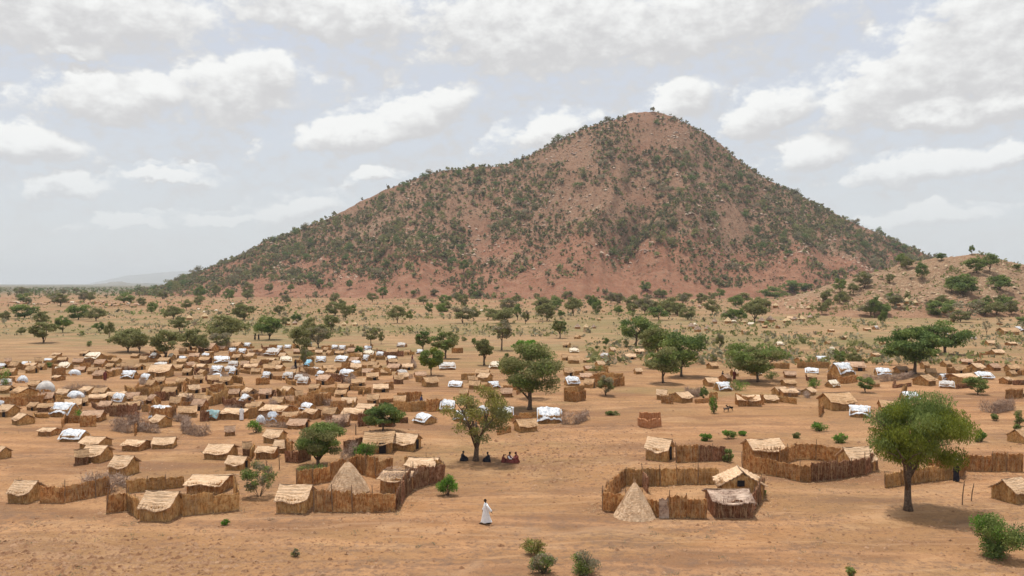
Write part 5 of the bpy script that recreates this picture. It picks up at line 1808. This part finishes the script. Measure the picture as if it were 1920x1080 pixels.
def stand_body(stride=0.0, lx=(.0, .0), arms=((.12, -.1), (-.05, .1)), elb=.1):
    """body facing +x; feet apart along x by stride; arms = (forward, ..) swing for right, left"""
    J = {'pelvis': (0, 0, .95, .135), 'waist': (0, 0, 1.10, .125), 'chest': (.01, 0, 1.32, .15), 'neck': (.01, 0, 1.50, .055), 'skull': (.02, 0, 1.60, .055)}
    B = [('pelvis', 'waist'), ('waist', 'chest'), ('chest', 'neck'), ('neck', 'skull')]
    for sd, sy, fx in (('r', -1, stride / 2), ('l', 1, -stride / 2)):
        J[sd + 'hip'] = (0, sy * .10, .90, .095)
        J[sd + 'knee'] = (fx * .5 + .05, sy * .10, .50, .060)
        J[sd + 'ank'] = (fx, sy * .10, .09, .040)
        J[sd + 'toe'] = (fx + .17, sy * .12, .035, .032)
        B += [('pelvis', sd + 'hip'), (sd + 'hip', sd + 'knee'), (sd + 'knee', sd + 'ank'), (sd + 'ank', sd + 'toe')]
    for sd, sy, sw in (('r', -1, arms[0]), ('l', 1, arms[1])):
        J[sd + 'sh'] = (0, sy * .19, 1.43, .060)
        J[sd + 'el'] = (sw[0] * .5 - elb * .3, sy * (.23 + abs(sw[1])), 1.16, .042)
        J[sd + 'wr'] = (sw[0], sy * (.24 + abs(sw[1])), .93, .028)
        B += [('chest', sd + 'sh'), (sd + 'sh', sd + 'el'), (sd + 'el', sd + 'wr')]
        dd = Vector(J[sd + 'wr'][:3]) - Vector(J[sd + 'el'][:3])
        hand_chain(J, B, sd, sd + 'wr', dd)
    return J, B


# the walking man in the long white robe, seen from his left side, heading left
p = P(911, 982)
man = thing('person', 'person', p, R(180 + 12), (1.0, 1.0, 1.0), 'man in long white robe walking left across the bare foreground')
J, B = stand_body(.55, arms=((.16, .02), (-.34, .10)))
obj('body', skin_mesh('body', J, B, M['skin'], 1), man)
obj('robe', robe('robe', [(-.03, 0, .13, .40, .27), (-.02, 0, .35, .33, .24), (0, 0, .6, .27, .22), (0, 0, .85, .22, .20), (0, 0, 1.05, .185, .185), (.01, 0, 1.25, .18, .205), (.01, 0, 1.40, .15, .20), (.01, 0, 1.48, .10, .12), (.01, 0, 1.53, .065, .065)], M['white_cloth'], 7, .05), man)
for sd in ('r', 'l'):
    a_, b_, c_ = (Vector(J[sd + k][:3]) for k in ('sh', 'el', 'wr'))
    mb = MB()
    tube(mb, [a_ + Vector((0, 0, .03)), a_.lerp(b_, .5), b_, b_.lerp(c_, .5), b_.lerp(c_, .9)], [.085, .082, .085, .095, .11], 10)
    obj('sleeve', mb.mesh('sleeve', M['white_cloth'], True), man)
head_parts(man, (.05, 0, 1.68), 1.0, (1, -.1))
mb = MB()
for fx in (.275, -.275):
    sy = -.11 if fx > 0 else .11
    V_, q_ = sheet(lambda u, v: np.stack([fx - .06 + u * .27, sy + (v - .5) * .10, 0 * u + .012], 1), 3, 2, (0, 0, .02))
    mb.add(V_, q_[:, ::-1])
obj('sandals', mb.mesh('sandals', M['hair']), man)


def standing(px, py, cloth, label, rz=0.0, s=1.0, scarf=None, bundle=False):
    p_ = P(px, py)
    t = thing('person', 'person', p_, R(rz), (s, s, s), label)
    J_, B_ = stand_body(.16, arms=((.05, .0), (.0, .03)))
    obj('body', skin_mesh('body', J_, B_, M['skin'], 1), t)
    obj('gown', robe('gown', [(0, 0, .08, .24, .26), (0, 0, .4, .22, .25), (0, 0, .8, .20, .23), (0, 0, 1.1, .18, .21), (0, 0, 1.35, .18, .235), (.01, 0, 1.46, .12, .15), (.01, 0, 1.54, .07, .07)], M[cloth], 6, .03), t)
    for sd in ('r', 'l'):
        a, b, c = (Vector(J_[sd + k][:3]) for k in ('sh', 'el', 'wr'))
        mb_ = MB()
        tube(mb_, [a, a.lerp(b, .5), b, b.lerp(c, .8)], [.075, .07, .065, .06], 8)
        obj('sleeve', mb_.mesh('sleeve', M[cloth], True), t)
    head_parts(t, (.05, 0, 1.68), 1.0, (1, 0), scarf=scarf)
    return t


bw = standing(1793, 903, 'black_cloth', 'woman in black standing before the fence with a pale bundle on her head', 200, 1.0, 'black_cloth')
mb = MB()
tube(mb, [(-.22, 0, 1.84), (-.1, .03, 1.87), (.1, 0, 1.88), (.25, -.02, 1.85)], [.06, .12, .12, .05], 9)
thing('bundle', 'bundle', bw.location, R(200), (1, 1, 1), 'pale bundle carried on the head of the woman in black', None, None, mb.mesh('bundle', M['tarp_cream'], True))
for a in ((197, 713, 'red_cloth', 'tiny standing person on the open ground left, behind the white tents', 90), (453, 788, 'white_cloth', 'small person in white before the long low shelter', 270),
          (554, 692, 'black_cloth', 'small person in black among the tents of the dense camp', 0), (478, 637, 'black_cloth', 'tiny dark figure at the back of the dense camp, left one of two', 0),
          (485, 637, 'black_cloth', 'tiny dark figure at the back of the dense camp, right one of two', 0), (1355, 714, 'black_cloth', 'small dark figure behind the white tarp at middle right', 10),
          (1377, 712, 'red_cloth', 'small figure in maroon beside the middle right huts', 60), (790, 764, 'blue_cloth', 'small figure in navy at the fence behind the white gabled tent', 0), (773, 682, 'red_cloth', 'tiny figure in maroon at the right edge of the dense camp', 30)):
    standing(a[0], a[1], a[2], a[3], a[4], 1.0 if a[1] > 700 else 1.1, 'black_cloth' if a[2] == 'black_cloth' else None)


def sitting(px, py, cloth, label, rz=0.0, s=1.0, scarf=None, top=None):
    """sitting on the ground, knees drawn up, arms round them; faces +x"""
    p_ = P(px, py)
    t = thing('person', 'person', p_, R(rz), (s, s, s), label)
    J_ = {'pelvis': (-.10, 0, .14, .14), 'waist': (-.10, 0, .32, .125), 'chest': (-.04, 0, .54, .145), 'neck': (.0, 0, .72, .055), 'skull': (.02, 0, .80, .055)}
    B_ = [('pelvis', 'waist'), ('waist', 'chest'), ('chest', 'neck'), ('neck', 'skull')]
    for sd, sy in (('r', -1), ('l', 1)):
        J_[sd + 'hip'] = (-.02, sy * .11, .14, .095)
        J_[sd + 'knee'] = (.30, sy * .13, .44, .062)
        J_[sd + 'ank'] = (.46, sy * .11, .08, .04)
        J_[sd + 'toe'] = (.62, sy * .12, .035, .03)
        B_ += [('pelvis', sd + 'hip'), (sd + 'hip', sd + 'knee'), (sd + 'knee', sd + 'ank'), (sd + 'ank', sd + 'toe')]
        J_[sd + 'sh'] = (-.03, sy * .19, .64, .06)
        J_[sd + 'el'] = (.12, sy * .25, .44, .042)
        J_[sd + 'wr'] = (.34, sy * .12, .40, .028)
        B_ += [('chest', sd + 'sh'), (sd + 'sh', sd + 'el'), (sd + 'el', sd + 'wr')]
        hand_chain(J_, B_, sd, sd + 'wr', (1, -sy * .5, -.4))
    obj('body', skin_mesh('body', J_, B_, M['skin'], 1), t)
    obj('gown', robe('gown', [(.12, 0, .02, .44, .30), (.12, 0, .18, .42, .28), (.12, 0, .36, .33, .25), (.02, 0, .48, .22, .22), (-.03, 0, .60, .17, .22), (-.01, 0, .69, .11, .14), (0, 0, .75, .06, .065)], M[cloth], 5, .03), t)
    for sd in ('r', 'l'):
        a, b, c = (Vector(J_[sd + k][:3]) for k in ('sh', 'el', 'wr'))
        mb_ = MB()
        tube(mb_, [a, b, b.lerp(c, .7)], [.075, .065, .055], 8)
        obj('sleeve', mb_.mesh('sleeve', M[top or cloth], True), t)
    head_parts(t, (.05, 0, .88), 1.0, (1, 0), scarf=scarf)


sitting(868, 864, 'black_cloth', 'person in black sitting left of the leaning tree trunk', 20, .98, 'black_cloth')
sitting(915, 866, 'black_cloth', 'person in dark clothes sitting right of the leaning tree trunk', 160, .98, 'black_cloth')
sitting(955, 868, 'red_cloth', 'person with white top sitting right of the leaning tree, left of the pair', -20, 1.1, None, 'white_cloth')
sitting(968, 868, 'red_cloth', 'person in maroon sitting right of the leaning tree, right of the pair', 200, 1.1, 'red_cloth')
sitting(944, 867, 'red_cloth', 'low sitting person in maroon between tree trunk and white top', 30, .8, 'red_cloth')


def goat(px, py, rz, label, m):
    p_ = P(px, py)
    t = thing('goat', 'goat', p_, R(rz), (1, 1, 1), label)
    J_ = {'rump': (-.32, 0, .52, .13), 'belly': (0, 0, .50, .15), 'chest': (.28, 0, .52, .14), 'neck': (.42, 0, .66, .08), 'head': (.52, 0, .80, .065), 'muzzle': (.66, 0, .74, .04), 'tail': (-.46, 0, .62, .02)}
    B_ = [('rump', 'belly'), ('belly', 'chest'), ('chest', 'neck'), ('neck', 'head'), ('head', 'muzzle'), ('rump', 'tail')]
    for sy in (-1, 1):
        k = 'r' if sy < 0 else 'l'
        J_[k + 'e'] = (.48, sy * .10, .84, .015)
        B_.append(('head', k + 'e'))
        for nm, x0, kx, kz, hx, hz in (('f', .27, .28, .26, .27, .03), ('h', -.30, -.22, .34, -.36, .19)):
            J_[k + nm + '1'] = (x0, sy * .09, .40, .055)
            J_[k + nm + '2'] = (kx, sy * .10, kz, .035)
            J_[k + nm + '3'] = (hx, sy * .10, hz, .022)
            B_ += [('chest' if nm == 'f' else 'rump', k + nm + '1'), (k + nm + '1', k + nm + '2'), (k + nm + '2', k + nm + '3')]
            if nm == 'h':
                J_[k + 'h4'] = (-.33, sy * .10, .03, .022)
                B_.append((k + 'h3', k + 'h4'))
    obj('body', skin_mesh('body', J_, B_, M[m], 1), t)
    mb_ = MB()
    for sy in (-1, 1):
        tube(mb_, [(.50, sy * .03, .85), (.44, sy * .05, .96), (.36, sy * .06, 1.0)], [.018, .013, .005], 5)
    obj('horns', mb_.mesh('horns', M['wood']), t)


goat(1362, 773, 10, 'small brown goat near the spindly green plant, left one of two', 'bark')
goat(1369, 771, 190, 'small dark goat near the spindly green plant, right one of two', 'hair')

# ------------------------------------------------------------------ labels for everything that was placed by list
LM = [('the walking man', 911, 982), ('the big drooping tree', 1703, 930), ('the leaning forked tree', 893, 850), ('the broad olive tree', 993, 768), ('the round green tree', 597, 870),
      ('the blue tarp shelter', 579, 688), ('the teal tarp hut', 400, 789), ('the wide green tree', 1420, 716), ('the dark tree pair', 1740, 690), ('the round light green tree', 1243, 718),
      ('the ball shaped olive tree', 908, 685), ('the large front left hut', 305, 978), ('the ragged white wall tent', 140, 828), ('the thin umbrella tree', 695, 656),
      ('the bushy dark green tree', 718, 808), ('the small pale green tree', 808, 704), ('the rocky hill top', 1822, 480), ('the lone dark plain tree', 1050, 634), ('the three foreground bushes', 1040, 1070),
      ('the mountain left foot', 300, 560), ('the left picture edge', 0, 640), ('the mountain centre foot', 900, 560), ('the mountain right foot', 1400, 560)]
buckets = {}
for o, d in AUTO:
    x_, y_ = PXY(o.location)
    best = None
    for nm, lx, ly in LM:
        dx, dy = x_ - lx, (y_ - ly) * 2.2
        dd = math.hypot(dx, dy)
        if best is None or dd < best[0]:
            best = (dd, nm, dx, dy)
    dd, nm, dx, dy = best
    rel = ('left of' if dx < 0 else 'right of') if abs(dx) > abs(dy) else ('behind' if dy < 0 else 'in front of')
    buckets.setdefault((d, rel, nm), []).append((dd, o))
for (d, rel, nm), L in buckets.items():
    L.sort(key=lambda a: a[0])
    for i, (dd, o) in enumerate(L):
        o['label'] = ('%s %s %s' % (d, rel, nm)) if len(L) == 1 else '%s, %s %s %s' % (d, ORD[min(i, 39)], rel, nm)
